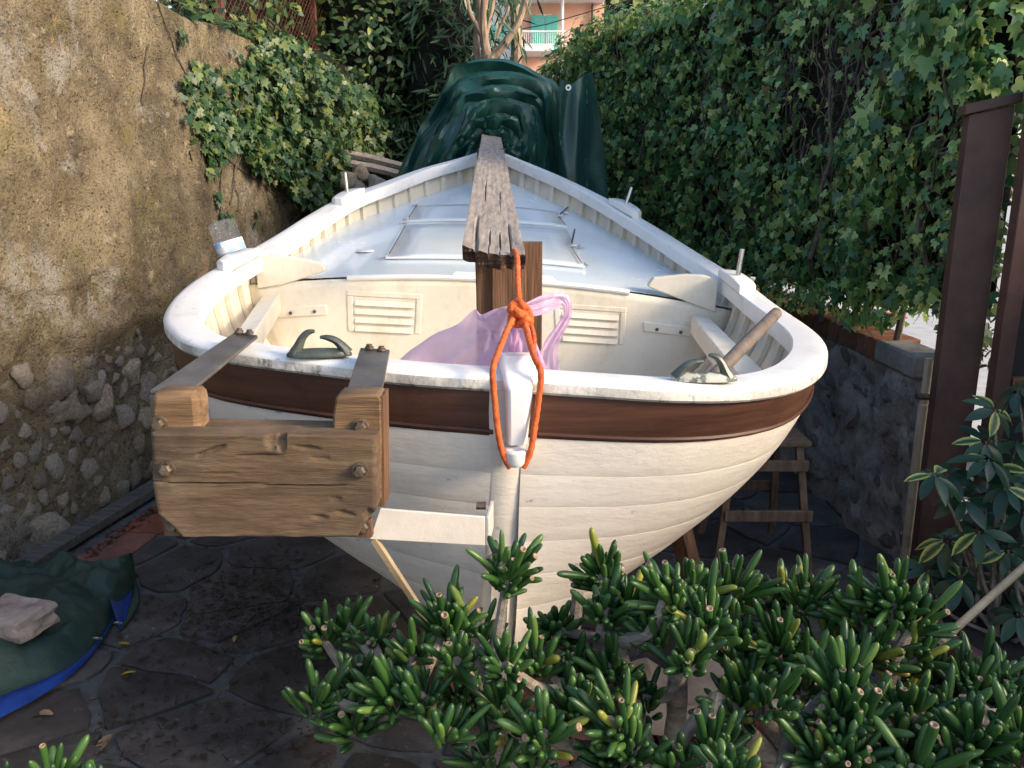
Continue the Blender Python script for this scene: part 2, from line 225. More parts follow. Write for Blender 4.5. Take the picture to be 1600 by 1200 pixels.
# ------------------------------------------------------------------ builders
COL = scene.collection
class MB:
    def __init__(s): s.v = []; s.f = []; s.sm = []; s.mi = []; s.cur = 0
    def add(s, vs, fs, smooth=True):
        o = len(s.v); s.v += [tuple(v) for v in vs]
        for f in fs: s.f.append(tuple(i + o for i in f)); s.sm.append(smooth); s.mi.append(s.cur)
    def box(s, c, size, rot=None, taper=None):
        c = Vector(c); hx, hy, hz = size[0] / 2, size[1] / 2, size[2] / 2; vs = []
        for z in (-1, 1):
            for y in (-1, 1):
                for x in (-1, 1):
                    k = 1 if (z < 0 or not taper) else taper
                    v = Vector((x * hx * k, y * hy * k, z * hz))
                    if rot is not None: v = rot @ v
                    vs.append(c + v)
        s.add(vs, [(0, 2, 3, 1), (4, 5, 7, 6), (0, 1, 5, 4), (2, 6, 7, 3), (0, 4, 6, 2), (1, 3, 7, 5)], False); return s
    def hexa(s, b, t):   # four bottom points, four top points (same winding)
        s.add(list(b) + list(t), [(3, 2, 1, 0), (4, 5, 6, 7), (0, 1, 5, 4), (1, 2, 6, 5), (2, 3, 7, 6), (3, 0, 4, 7)], False); return s
    def tube(s, pts, r, sides=8, caps=True, flat=1, twist=0):
        pts = [Vector(p) for p in pts]; n = len(pts)
        rs = r if isinstance(r, (list, tuple)) else [r] * n
        up = Vector((0, 0, 1)); vs = []; prev = None
        for i, p in enumerate(pts):
            t = (pts[min(i + 1, n - 1)] - pts[max(i - 1, 0)]).normalized()
            if prev is None:
                a = t.cross(up)
                if a.length < .1: a = t.cross(Vector((1, 0, 0)))
            else: a = prev - t * prev.dot(t)
            a.normalize(); prev = a; b = t.cross(a)
            for k in range(sides):
                an = 2 * math.pi * k / sides
                tw = 1 + .16 * abs(math.cos(1.5 * an - i * twist)) - .08 if twist else 1
                vs.append(p + (a * math.cos(an) + b * math.sin(an) * flat) * (rs[i] * tw))
        fs = []
        for i in range(n - 1):
            for k in range(sides):
                k2 = (k + 1) % sides
                fs.append((i * sides + k, i * sides + k2, (i + 1) * sides + k2, (i + 1) * sides + k))
        if caps: fs += [tuple(range(sides - 1, -1, -1)), tuple((n - 1) * sides + k for k in range(sides))]
        s.add(vs, fs); return s
    def lathe(s, prof, c, sides=20, mat3=None):
        c = Vector(c); vs = []
        for (r, z) in prof:
            for k in range(sides):
                a = 2 * math.pi * k / sides; v = Vector((r * math.cos(a), r * math.sin(a), z))
                if mat3 is not None: v = mat3 @ v
                vs.append(c + v)
        fs = []
        for i in range(len(prof) - 1):
            for k in range(sides):
                k2 = (k + 1) % sides
                fs.append((i * sides + k, i * sides + k2, (i + 1) * sides + k2, (i + 1) * sides + k))
        s.add(vs, fs); return s
    def grid(s, rows, closed=False, smooth=True):
        nr_, nc = len(rows), len(rows[0]); vs = [v for r in rows for v in r]; fs = []
        for i in range(nr_ - 1):
            for j in range(nc - (0 if closed else 1)):
                j2 = (j + 1) % nc
                fs.append((i * nc + j, i * nc + j2, (i + 1) * nc + j2, (i + 1) * nc + j))
        s.add(vs, fs, smooth); return s
    def build(s, name, m, parent=None, bevel=0, solid=0, segs=2, local=None, soff=-1, sharp=40):
        me = bpy.data.meshes.new(name)
        if local is not None:
            l = Vector(local); s.v = [tuple(Vector(v) - l) for v in s.v]
        me.from_pydata(s.v, [], s.f); me.update()
        me.polygons.foreach_set('use_smooth', s.sm)
        if sharp: me.set_sharp_from_angle(angle=D2R(sharp))
        for mm in (m if isinstance(m, (list, tuple)) else [m]): me.materials.append(mm)
        me.polygons.foreach_set('material_index', s.mi)
        o = bpy.data.objects.new(name, me); COL.objects.link(o)
        if local is not None: o.location = Vector(local)
        if parent is not None: attach(o, parent)
        if solid:
            md = o.modifiers.new('solid', 'SOLIDIFY'); md.thickness = solid; md.offset = soff
        if bevel:
            md = o.modifiers.new('bevel', 'BEVEL'); md.width = bevel; md.segments = segs; md.limit_method = 'ANGLE'; md.angle_limit = D2R(40)
        return o
def wloc(o):
    v = Vector(o.location); q = o.parent
    while q: v += q.location; q = q.parent
    return v
def attach(o, p):
    w = wloc(o); o.parent = p; o.location = w - wloc(p)
def tag(o, label=None, cat=None, group=None, kind=None):
    if label: o['label'] = label
    if cat: o['category'] = cat
    if group: o['group'] = group
    if kind: o['kind'] = kind
    return o
def thing(name, label, cat, loc, group=None):
    o = bpy.data.objects.new(name, None); COL.objects.link(o); o.location = loc; o.empty_display_size = .1
    return tag(o, label, cat, group)

def smoothpts(pts, n):
    """Catmull-Rom through points, resampled by arc length"""
    pts = np.array([tuple(p) for p in pts], float)
    ext = np.vstack([2 * pts[0] - pts[1], pts, 2 * pts[-1] - pts[-2]]); out = []
    for i in range(1, len(ext) - 2):
        p0, p1, p2, p3 = ext[i - 1], ext[i], ext[i + 1], ext[i + 2]
        for t in np.linspace(0, 1, 24, endpoint=False):
            out.append(.5 * ((2 * p1) + (-p0 + p2) * t + (2 * p0 - 5 * p1 + 4 * p2 - p3) * t ** 2 + (-p0 + 3 * p1 - 3 * p2 + p3) * t ** 3))
    out.append(pts[-1]); out = np.array(out)
    d = np.concatenate([[0], np.cumsum(np.linalg.norm(np.diff(out, axis=0), axis=1))]); q = np.linspace(0, d[-1], n)
    return np.stack([np.interp(q, d, out[:, k]) for k in range(out.shape[1])], 1)

# ------------------------------------------------------------------ leaf machinery
def make_template(name, V, Fc, tt, m):
    me = bpy.data.meshes.new(name); me.from_pydata([tuple(v) for v in V], [], Fc); me.update()
    me.polygons.foreach_set('use_smooth', [True] * len(Fc)); me.materials.append(m)
    a = me.attributes.new('tt', 'FLOAT', 'POINT'); a.data.foreach_set('value', list(map(float, tt)))
    return me
def frames(nrm, up, spin):
    """k x 3 x 3 rotation matrices: columns = leaf x, leaf y(tip direction), leaf normal"""
    n = nrm / np.linalg.norm(nrm, axis=1)[:, None]
    y = up - n * (up * n).sum(1)[:, None]; y /= (np.linalg.norm(y, axis=1)[:, None] + 1e-9)
    x = np.cross(y, n); c, s_ = np.cos(spin)[:, None], np.sin(spin)[:, None]
    y2 = y * c + x * s_; x2 = np.cross(y2, n)
    return np.stack([x2, y2, n], 2)
def scatter(thing_o, templ, pos, R, sc, part='leaf', mass='leaf_mass', nparts=300, score=None, rvs=None, nonuni=None):
    """the largest-looking leaves as parts of their own, the rest as one mesh"""
    pos = np.asarray(pos); k = len(pos)
    if nonuni is None: S = np.repeat(np.asarray(sc)[:, None], 3, 1)
    else: S = np.asarray(nonuni)
    dist = np.linalg.norm(pos - np.array(CAM), axis=1)
    vis = S.max(1) / dist
    if score is not None: vis = vis * score
    # outside the picture counts little
    rel = pos - np.array(CAM); dep = rel[:, 1] * math.cos(PITCH) - rel[:, 2] * math.sin(PITCH)
    ux = rel[:, 0] / dep * F + 800; uy = 600 - (rel[:, 1] * math.sin(PITCH) + rel[:, 2] * math.cos(PITCH)) / dep * F
    vis = np.where((ux > 0) & (ux < 1600) & (uy > 0) & (uy < 1200) & (dep > .1), vis, vis * .01)
    order = np.argsort(-vis); wl = np.array(wloc(thing_o))
    for i in order[:nparts]:
        o = bpy.data.objects.new(part, templ); COL.objects.link(o)
        mt = np.eye(4); mt[:3, :3] = R[i] * S[i][None, :]; mt[:3, 3] = pos[i] - wl
        o.parent = thing_o; o.matrix_basis = Matrix(mt.tolist())
    rest = order[nparts:]
    if len(rest) == 0: return
    V = np.array([v.co[:] for v in templ.vertices]); nv = len(V)
    tt = np.empty(nv, np.float32); templ.attributes['tt'].data.foreach_get('value', tt)
    Vs = V[None] * S[rest][:, None, :]
    W = np.einsum('kij,knj->kni', R[rest], Vs) + pos[rest][:, None, :] - wl
    polys = [tuple(p.vertices) for p in templ.polygons]
    ln = np.array([len(p) for p in polys]); flat = np.concatenate([np.array(p) for p in polys])
    kk = len(rest)
    loops = (flat[None] + (np.arange(kk) * nv)[:, None]).ravel()
    tot = np.tile(ln, kk); st = np.concatenate([[0], np.cumsum(tot)[:-1]])
    me = bpy.data.meshes.new(mass)
    me.vertices.add(kk * nv); me.vertices.foreach_set('co', W.ravel().astype(np.float32))
    me.loops.add(len(loops)); me.loops.foreach_set('vertex_index', loops.astype(np.int32))
    me.polygons.add(len(tot)); me.polygons.foreach_set('loop_start', st.astype(np.int32)); me.polygons.foreach_set('loop_total', tot.astype(np.int32))
    me.update(calc_edges=True); me.polygons.foreach_set('use_smooth', np.ones(len(tot), bool))
    me.materials.append(templ.materials[0])
    a = me.attributes.new('tt', 'FLOAT', 'POINT'); a.data.foreach_set('value', np.tile(tt, kk))
    r_ = nr.rand(kk) if rvs is None else rvs[rest]
    a = me.attributes.new('rv', 'FLOAT', 'POINT'); a.data.foreach_set('value', np.repeat(r_, nv).astype(np.float32))
    o = bpy.data.objects.new(mass, me); COL.objects.link(o); o.parent = thing_o; o['kind'] = 'stuff'
    return o
def leaf_ivy(name, m):
    # five-lobed outline, unit length, folded along the midrib
    out = [(0, 0), (.20, -.10), (.40, -.06), (.54, .20), (.27, .32), (.43, .62), (.16, .60), (0, 1.05), (-.16, .60), (-.43, .62), (-.27, .32), (-.54, .20), (-.40, -.06), (-.20, -.10)]
    V = [(0, .30, 0)]; tt = [0]
    for (x, y) in out:
        V.append((x * .55, .30 + (y - .30) * .55, .06 * abs(x) * 1.2)); tt.append(.6)
    for (x, y) in out:
        V.append((x, y, .22 * abs(x) - .18 * max(0, y - .5) ** 1.3 - .10 * abs(x) ** 2 * 3)); tt.append(1)
    n = len(out); Fc = []
    for i in range(n):
        j = (i + 1) % n; Fc.append((0, 1 + i, 1 + j)); Fc.append((1 + i, 1 + n + i, 1 + n + j, 1 + j))
    return make_template(name, V, Fc, tt, m)
def leaf_oval(name, m, w=.22, curl=.15, fold=.1, pairs=4):
    V = []; tt = []; Fc = []
    for i in range(pairs + 1):
        t = i / pairs; ww = w * max(0, math.sin(math.pi * min(1, .06 + t * .94))) ** .8 if i < pairs else .004
        z = -curl * t * t
        V += [(-ww, t, z + fold * ww), (0, t, z), (ww, t, z + fold * ww)]; tt += [1, 0, 1]
    for i in range(pairs):
        a = i * 3; Fc += [(a, a + 1, a + 4, a + 3), (a + 1, a + 2, a + 5, a + 4)]
    return make_template(name, V, Fc, tt, m)

# ================================================================== SETTING
# ground sheet
g = MB()
g.add([(-60, -20, -.012), (2.1, -20, -.012), (2.1, 120, -.012), (-60, 120, -.012)], [(0, 1, 2, 3)], False)
ground = tag(g.build('ground', M['mortar']), 'grey mortar ground of the yard under the slate paving', None, None, 'structure')
g = MB(); g.add([(2.1, -20, -.008), (120, -20, -.008), (120, 120, -.008), (2.1, 120, -.008)], [(0, 1, 2, 3)], False)
tag(g.build('road', M['road']), 'pale grey road outside the gate', None, None, 'structure')
# crazy paving: clipped Voronoi cells
def clip(poly, a, b, c):
    out = []
    for i in range(len(poly)):
        p, q = poly[i], poly[(i + 1) % len(poly)]; dp = a * p[0] + b * p[1] - c; dq = a * q[0] + b * q[1] - c
        if dp <= 0: out.append(p)
        if (dp < 0) != (dq < 0):
            t = dp / (dp - dq); out.append((p[0] + (q[0] - p[0]) * t, p[1] + (q[1] - p[1]) * t))
    return out
seeds = []
for i in range(13):
    for j in range(11):
        seeds.append((-2.35 + i * .40 + rnd.uniform(-.24, .24) + (j % 2) * .17, 1.15 + j * .44 + rnd.uniform(-.25, .25)))
WD = Vector((.141, .990, 0)); WA = Vector((-2.52, 3.9, 0)); WN = Vector((.990, -.141, 0))
for (sx, sy) in seeds:
    poly = [(sx - .9, sy - .9), (sx + .9, sy - .9), (sx + .9, sy + .9), (sx - .9, sy + .9)]
    for (qx, qy) in seeds:
        if (qx, qy) == (sx, sy) or abs(qx - sx) > 1.2 or abs(qy - sy) > 1.2: continue
        a, b = qx - sx, qy - sy; mx, my = (qx + sx) / 2, (qy + sy) / 2; L = math.hypot(a, b); a /= L; b /= L
        poly = clip(poly, a, b, a * mx + b * my - rnd.uniform(.004, .028))
        if len(poly) < 3: break
    # keep clear of the terracotta strip along the wall
    poly = clip(poly, -WN.x, -WN.y, -(WN.x * WA.x + WN.y * WA.y + .50)) if len(poly) > 2 else poly
    if len(poly) < 3: continue
    ar = abs(sum(poly[i][0] * poly[(i + 1) % len(poly)][1] - poly[(i + 1) % len(poly)][0] * poly[i][1] for i in range(len(poly)))) / 2
    if ar < .012: continue
    cx = sum(p[0] for p in poly) / len(poly); cy = sum(p[1] for p in poly) / len(poly)
    # subdivide edges and wobble
    pts = []
    for i in range(len(poly)):
        p, q = poly[i], poly[(i + 1) % len(poly)]
        for k in range(3):
            t = k / 3; x = lerp(p[0], q[0], t); y = lerp(p[1], q[1], t)
            w = .03 * noise.noise(Vector((x * 8, y * 8, 0)))
            kk = .94 if k == 0 else 1
            pts.append((cx + (x - cx) * kk + w, cy + (y - cy) * kk + w * .7))
    n = len(pts); h = rnd.uniform(.0, .008); tx, ty = rnd.uniform(-.01, .01), rnd.uniform(-.01, .01)
    b = MB(); vs = [(x, y, -.02) for x, y in pts] + [(x, y, h - .004) for x, y in pts] + [(cx + (x - cx) * .96, cy + (y - cy) * .96, h + tx * (x - cx) + ty * (y - cy)) for x, y in pts]
    fs = [tuple(range(2 * n, 3 * n))]
    for i in range(n):
        j = (i + 1) % n; fs += [(i, j, n + j, n + i), (n + i, n + j, 2 * n + j, 2 * n + i)]
    b.add(vs, fs, False); b.build('paving_stone', M['slate'], ground, local=(cx, cy, 0))
# terracotta strip along the wall foot, laid as long pavers
for i in range(14):
    s0 = -1.6 + i * .42; c = WA + WD * (s0 + .2) + WN * .345
    rot = Matrix(((WD.x, WN.x, 0), (WD.y, WN.y, 0), (0, 0, 1)))
    MB().box((0, 0, 0), (.405, .26, .03)).build('terracotta_paver', M['terracotta'], ground, bevel=.006)
    o = bpy.context.scene.collection.objects[-1]; o.location = c + Vector((0, 0, rnd.uniform(-.012, -.004)))
    o.rotation_euler = (rnd.uniform(-.01, .01), rnd.uniform(-.01, .01), math.atan2(WD.y, WD.x))
# terracotta tiles under and behind the potted plants
for i in range(7):
    for j in range(4):
        x = .05 + i * .3; y = 1.75 + j * .3
        o = MB().box((0, 0, 0), (.29, .29, .03)).build('terracotta_paver', M['terracotta'], ground, bevel=.006)
        o.location = (x + rnd.uniform(-.005, .005), y + rnd.uniform(-.005, .005), .004 + rnd.uniform(-.003, .003)); o.rotation_euler = (0, 0, rnd.uniform(-.02, .02) + .05)

# ---- old rendered retaining wall on the left
def wl_st(px, py):
    d = ray(px, py); t = ((WA - CAM).dot(WN)) / d.dot(WN); p = CAM + d * t
    return (p - WA).dot(WD), p.z
def WP(s, z, off=0): return WA + WD * s + WN * off + Vector((0, 0, z))
lw = thing('retaining_wall', 'tall old yellow-brown rendered wall with rubble stones at its foot, beside the boat', 'wall', WP(0, 0))
def walld(s, z):
    big = fbm(s * .6, z * .6, 3, 3) * .10
    base = fbm(s * 3.1, z * 3.1, 7, 5) * .05 + fbm(s * 15, z * 15, 1, 4) * .018
    edge = .98 + .22 * noise.noise(Vector((s * 1.3, 0, 5))) + .06 * noise.noise(Vector((s * 6, 0, 9)))
    k = sstep(edge - .08, edge + .12, z)
    # shed layer: an upper coat 2 cm thicker, with a ragged edge running down to the right
    e2 = 1.45 - .16 * s + .22 * noise.noise(Vector((s * 1.6, z * .7, 12))) + .07 * noise.noise(Vector((s * 7, z * 4, 2)))
    k2 = sstep(e2 - .02, e2 + .02, z)
    return big + base - .07 * (1 - k) + .028 * k2
Srange = np.arange(-3.2, 5.9, .022); Zr = np.concatenate([np.arange(-.02, 3.0, .022), [3.01]])
rows = []
for z in Zr:
    rows.append([WP(s, z + (.05 * noise.noise(Vector((s * 2, 0, 0))) if z > 2.9 else 0), walld(s, z)) for s in Srange])
rows.append([WP(s, 3.04 + .05 * noise.noise(Vector((s * 2, 0, 0))), -.05 + .02 * noise.noise(Vector((s * 9, 0, 0)))) for s in Srange])
rows.append([WP(s, 3.03, -.4) for s in Srange]); rows.append([WP(s, 0, -.4) for s in Srange])
b = MB(); b.grid(rows); b.build('render_coat', M['wallcoat'], lw, sharp=0)
def stone_mesh(name, m, seed):
    bm = bmesh.new(); bmesh.ops.create_icosphere(bm, subdivisions=3, radius=1); r = random.Random(seed)
    planes = [(Vector((r.gauss(0, 1), r.gauss(0, 1), r.gauss(0, 1))).normalized(), r.uniform(.42, .78)) for _ in range(13)]
    for v in bm.verts:
        for n, d in planes:
            e = v.co.dot(n) - d
            if e > 0: v.co -= n * e * .92
        v.co *= 1 + .14 * noise.noise(v.co * 2.2 + Vector((seed, 0, 0))) + .12 * noise.noise(v.co * 5 + Vector((seed, 3, 0)))
    me = bpy.data.meshes.new(name); bm.to_mesh(me); bm.free(); me.materials.append(m)
    me.polygons.foreach_set('use_smooth', [True] * len(me.polygons))
    return me
WS = [stone_mesh('stone', M['wallstone'], i + 1) for i in range(7)]
GS = [stone_mesh('stone', M['greystone'], i + 31) for i in range(7)]
def put(me, name, parent, loc, sc, rot):
    o = bpy.data.objects.new(name, me); COL.objects.link(o); o.location = loc; o.scale = sc; o.rotation_euler = rot
    if parent is not None: attach(o, parent)
    return o
placed = []
for _ in range(2600):
    s = rnd.uniform(-1.6, 3.4); z = rnd.uniform(.02, 1.0); r = rnd.choice([.045, .06, .075, .09, .11, .14])
    if z + r * .7 > .98 + .25 * noise.noise(Vector((s * 1.3, 0, 5))): continue
    if any((s - a) ** 2 + (z - c) ** 2 < ((r + q) * .70) ** 2 for a, c, q in placed): continue
    placed.append((s, z, r))
    put(rnd.choice(WS), 'stone', lw, WP(s, z, walld(s, z) - .012), (r * 1.2, r * rnd.uniform(.42, .6), r * rnd.uniform(.85, 1.1)), (rnd.uniform(-.3, .3), rnd.uniform(-.8, .8), math.atan2(WD.y, WD.x) + rnd.uniform(-.4, .4)))
# single odd stones higher in the coat
for (px, py, r) in [(52, 232, .035), (222, 578, .12), (150, 612, .10), (258, 180, .028), (112, 640, .11)]:
    s, z = wl_st(px, py); put(WS[int(px) % 7], 'stone', lw, WP(s, z, walld(s, z)), (r, r * .6, r * 1.0), (0, .4, 1.2))
# board lying along the wall foot
a = PZ(30, 893, .03); c = WP(4.2, .03, .17)
dirv = (c - a); ang = math.atan2(dirv.y, dirv.x)
b = MB().box((0, 0, 0), (dirv.length, .11, .055)); o = b.build('wooden_board', M['boardwood'], None, bevel=.006); o.location = (a + c) / 2 + Vector((0, 0, .012)); o.rotation_euler = (0, 0, ang)
tag(o, 'long grey weathered board lying along the foot of the rendered wall', 'board')

# ---- low stone wall on the right, with a brick and concrete top
RW = [Vector((1.97, 3.86, 0)), Vector((1.88, 6.0, 0)), Vector((1.6, 7.2, 0)), Vector((1.1, 8.4, 0))]
rw = thing('stone_wall', 'low rough grey stone wall topped with red bricks under the hedge', 'wall', RW[0])
def rwp(s):   # point and inward normal on the inner face
    acc = 0
    for i in range(3):
        d = RW[i + 1] - RW[i]
        if s <= acc + d.length or i == 2:
            t = (s - acc) / d.length; n = Vector((-d.y, d.x, 0)).normalized(); return RW[i] + d * t, n
        acc += d.length
rows = []
for z in list(np.arange(-.02, 1.0, .03)) + [1.0]:
    row = []
    for q in np.arange(.15, 0, -.03):   # end face
        row.append(Vector((1.97 + q * .9, 3.86 + .04 * q + fbm(q * 5, z * 5, 2) * .05, z)))
    for s in np.arange(0, 4.4, .035):
        p, n = rwp(s); k = min(1, s / .1)
        row.append(p + n * (fbm(s * 3, z * 3, 9, 4) * .11 + fbm(s * 14, z * 14, 4, 3) * .025) * k + Vector((0, 0, z)))
    rows.append(row)
rows.append([Vector((v.x + .1, v.y + .02, 1.0)) for v in rows[-1]])
b = MB(); b.grid(rows); b.build('mortar_body', M['greymortar'], rw, sharp=0)
placed = []
for _ in range(1500):
    s = rnd.uniform(.02, 2.6); z = rnd.uniform(.05, .98); r = rnd.choice([.05, .07, .085, .10])
    if any((s - a) ** 2 + (z - c) ** 2 < ((r + q) * .8) ** 2 for a, c, q in placed): continue
    placed.append((s, z, r)); p, n = rwp(s)
    put(rnd.choice(GS), 'stone', rw, p + n * (fbm(s * 3, z * 3, 9, 4) * .11 - .015) + Vector((0, 0, z)), (r, r * .6, r * .9), (rnd.uniform(-.4, .4), rnd.uniform(-.9, .9), 1.57 + rnd.uniform(-.4, .4)))
for k in range(2):
    q = .03 + .07 * k; z = rnd.uniform(.1, .9)
    put(GS[k], 'stone', rw, Vector((1.97 + q, 3.85, z)), (.07, .05, .08), (0, k, 0))
# brick course on the inner edge, concrete block at the end
s = .44
while s < 4.2:
    p, n = rwp(s + .06); q = p + n * (-.10 + rnd.uniform(-.006, .01)) + Vector((0, 0, 1.055 + rnd.uniform(-.004, .004)))
    o = MB().box((0, 0, 0), (.24, .115, .11)).build('brick', M['brick'], rw, bevel=.008); attach(o, rw)
    o.location = q - wloc(rw); o.rotation_euler = (rnd.uniform(-.02, .02), 0, math.atan2(n.y, n.x) + rnd.uniform(-.04, .04))
    s += .125
rows = []
p, n = rwp(0)
b = MB(); b.box((2.005, 4.07, 1.055), (.19, .44, .115)); b.box((2.10, 5.9, 1.05), (.10, 3.2, .09))
b.build('concrete_coping', M['concrete'], rw, bevel=.015)

# ---- hedge of variegated ivy above the low wall
HF = [Vector((1.98, 3.72, 0)), Vector((1.86, 4.6, 0)), Vector((1.70, 5.6, 0)), Vector((1.40, 6.7, 0)), Vector((1.02, 7.7, 0)), Vector((.66, 8.6, 0)), Vector((.46, 9.5, 0)), Vector((.36, 10.6, 0))]
HFs = smoothpts(HF, 240)
HL = np.concatenate([[0], np.cumsum(np.linalg.norm(np.diff(HFs, axis=0), axis=1))])
def hed(s):
    i = int(np.clip(np.searchsorted(HL, s), 1, len(HL) - 1)); p = Vector(HFs[i]); t = (Vector(HFs[i]) - Vector(HFs[i - 1])).normalized()
    return p, Vector((-t.y, t.x, 0))
hedge = thing('ivy_hedge', 'tall hedge of green and cream variegated ivy growing above the low stone wall', 'hedge', RW[0] + Vector((.2, 1, 1.1)))
def htop(s): return 3.36 - .05 * s * 0 + .10 * noise.noise(Vector((s * 1.7, 0, 0))) - sstep(5.0, 7.0, s) * .10
def hbot(s): return 1.15 + .07 * noise.noise(Vector((s * 3, 4, 0))) + .14 * (1 - sstep(.2, .9, s)) + .0
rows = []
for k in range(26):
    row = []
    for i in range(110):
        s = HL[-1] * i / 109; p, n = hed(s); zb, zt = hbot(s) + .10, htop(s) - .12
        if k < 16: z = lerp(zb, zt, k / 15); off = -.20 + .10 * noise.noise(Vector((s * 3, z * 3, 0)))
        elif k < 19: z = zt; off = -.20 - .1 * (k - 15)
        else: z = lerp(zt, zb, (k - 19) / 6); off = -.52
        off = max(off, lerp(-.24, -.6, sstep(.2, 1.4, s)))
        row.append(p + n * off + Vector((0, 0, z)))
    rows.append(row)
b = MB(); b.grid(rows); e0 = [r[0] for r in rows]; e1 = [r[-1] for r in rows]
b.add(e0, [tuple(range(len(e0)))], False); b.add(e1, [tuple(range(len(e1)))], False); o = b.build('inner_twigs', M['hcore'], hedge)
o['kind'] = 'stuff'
IVY = leaf_ivy('leaf', M['ivy'])
def sparse(s, z):   # patches where twigs show
    v = noise.noise(Vector((s * 1.5, z * 1.8, 21))) + .5 * noise.noise(Vector((s * 4, z * 4, 8)))
    v += .9 * math.exp(-(((s - 1.15) / .55) ** 2 + ((z - 2.45) / .45) ** 2))
    return v
pos, nrm, sc, score = [], [], [], []
def hedge_leaf(s, z, face):
    p, n = hed(s)
    if face == 0:
        lump = .16 * noise.noise(Vector((s * 2.2, z * 2.6, 1))) + .08 * noise.noise(Vector((s * 6, z * 6, 4)))
        off = lump + rnd.uniform(-.16, .05); nn = n
    elif face == 1: off = rnd.uniform(lerp(-.24, -.6, sstep(.2, 1.4, s)), .05); z = htop(s) + rnd.uniform(-.12, .10); nn = Vector((0, 0, 1)) + n * .6
    else: off = lerp(-.26, -.58, sstep(.2, 1.4, s)) + rnd.uniform(-.06, .06); nn = -n
    pos.append(p + n * off + Vector((0, 0, z)))
    nrm.append(nn + Vector((rnd.gauss(0, .45), rnd.gauss(0, .45), rnd.gauss(.18, .4))))
    u = rnd.random(); r = (.042 if u < .7 else .070) * rnd.uniform(.65, 1.35)
    if s < .9 and z > 2.2: r *= 1.3
    sc.append(r); score.append(1.2 if face == 0 and off > -.05 else .4)
for _ in range(21000):
    s = rnd.random() ** 1.15 * HL[-1]; z = rnd.uniform(hbot(s), htop(s))
    sp = sparse(s, z)
    if sp > .25 and rnd.random() < min(.86, (sp - .25) * 2.2): continue
    hedge_leaf(s, z, 0)
for _ in range(4200): hedge_leaf(rnd.random() * HL[-1], 0, 1)
for _ in range(2200): s = rnd.random() * HL[-1]; hedge_leaf(s, rnd.uniform(hbot(s), htop(s)), 2)
for _ in range(700):   # the end of the hedge by the gate post
    z = rnd.uniform(1.25, 3.3); q = rnd.uniform(0, .12 + .4 * sstep(1.9, 2.3, z))
    pos.append(Vector((1.98 + q, 3.70 + rnd.uniform(-.12, .1), z))); nrm.append(Vector((rnd.gauss(0, .4), -1, rnd.gauss(.3, .4)))); sc.append(rnd.uniform(.05, .095)); score.append(1.1)
pos = np.array([tuple(p) for p in pos]); nrm = np.array([tuple(p) for p in nrm]); k = len(pos)
R = frames(nrm, np.tile([[0, 0, -1.]], (k, 1)), nr.normal(0, .7, k))
scatter(hedge, IVY, pos, R, np.array(sc), score=np.array(score))
b = MB()
def twig(p, n, L, r0, tilt):
    pts = []; d = Vector((rnd.gauss(0, .6), rnd.gauss(0, .6), rnd.gauss(0, .7))).normalized()
    d = (d - n * d.dot(n) * .7).normalized(); q = Vector(p)
    for i in range(7):
        pts.append(q.copy()); d = (d + Vector((rnd.gauss(0, .35), rnd.gauss(0, .35), rnd.gauss(0, .35)))).normalized(); d = (d - n * d.dot(n) * .5).normalized(); q += d * L / 6
    b.tube(pts, [r0 * (1 - .6 * i / 6) for i in range(7)], 5)
for _ in range(1150):
    s = rnd.random() * 5; z = rnd.uniform(1.25, 3.2); p, n = hed(s)
    if sparse(s, z) < .1 and rnd.random() < .7: continue
    twig(p + n * rnd.uniform(-.17, .0) + Vector((0, 0, z)), n, rnd.uniform(.15, .55), rnd.choice([.0025, .0035, .005, .008]), 0)
o = b.build('dry_twigs', M['twig'], hedge); o['kind'] = 'stuff'
for k in range(9):   # main stems rising from the wall top
    s = .15 + k * .38; p, n = hed(s); b = MB(); pts = []; q = p + n * -.1 + Vector((0, 0, 1.08))
    for i in range(8):
        pts.append(q.copy()); q += Vector((rnd.gauss(0, .04), rnd.gauss(0, .05), .2))
    b.tube(pts, [.02 - .0018 * i for i in range(8)], 7); b.build('stem', M['twig'], hedge)
# dry brown tuft and a scrap of orange barrier net in the gap under the hedge end
b = MB()
c = Vector((2.13, 3.75, 1.22))
for _ in range(120):
    d = Vector((rnd.gauss(0, 1), rnd.gauss(0, .6), rnd.gauss(.2, 1))).normalized(); q = c + Vector((rnd.gauss(0, .04), rnd.gauss(0, .03), rnd.gauss(0, .07)))
    b.tube([q, q + d * .03, q + d * .055 + Vector((0, 0, -.012))], [.0035, .006, .001], 4)
o = b.build('dry_leaves', M['dryleaf'], hedge); o['kind'] = 'stuff'
b = MB(); c = P(1376, 494, 4.75)
for i in range(4):
    for j in range(2):
        if j == 0: pts = [c + Vector((-.12 + .03 * i, 0, .10 - .01 * abs(i - 4))), c + Vector((-.12 + .03 * i + .02, .03, 0)), c + Vector((-.12 + .03 * i + .03, .02, -.16))]
        else: pts = [c + Vector((-.12, .01, .10 - .03 * i)), c + Vector((0, .03, .09 - .03 * i)), c + Vector((.14, 0, .07 - .03 * i))]
        b.tube([p + Vector((rnd.gauss(0, .008), rnd.gauss(0, .02), rnd.gauss(0, .012))) for p in pts], .005, 5)
o = b.build('barrier_net', M['orangenet'], None); tag(o, 'scrap of orange plastic barrier net showing under the hedge', 'net')

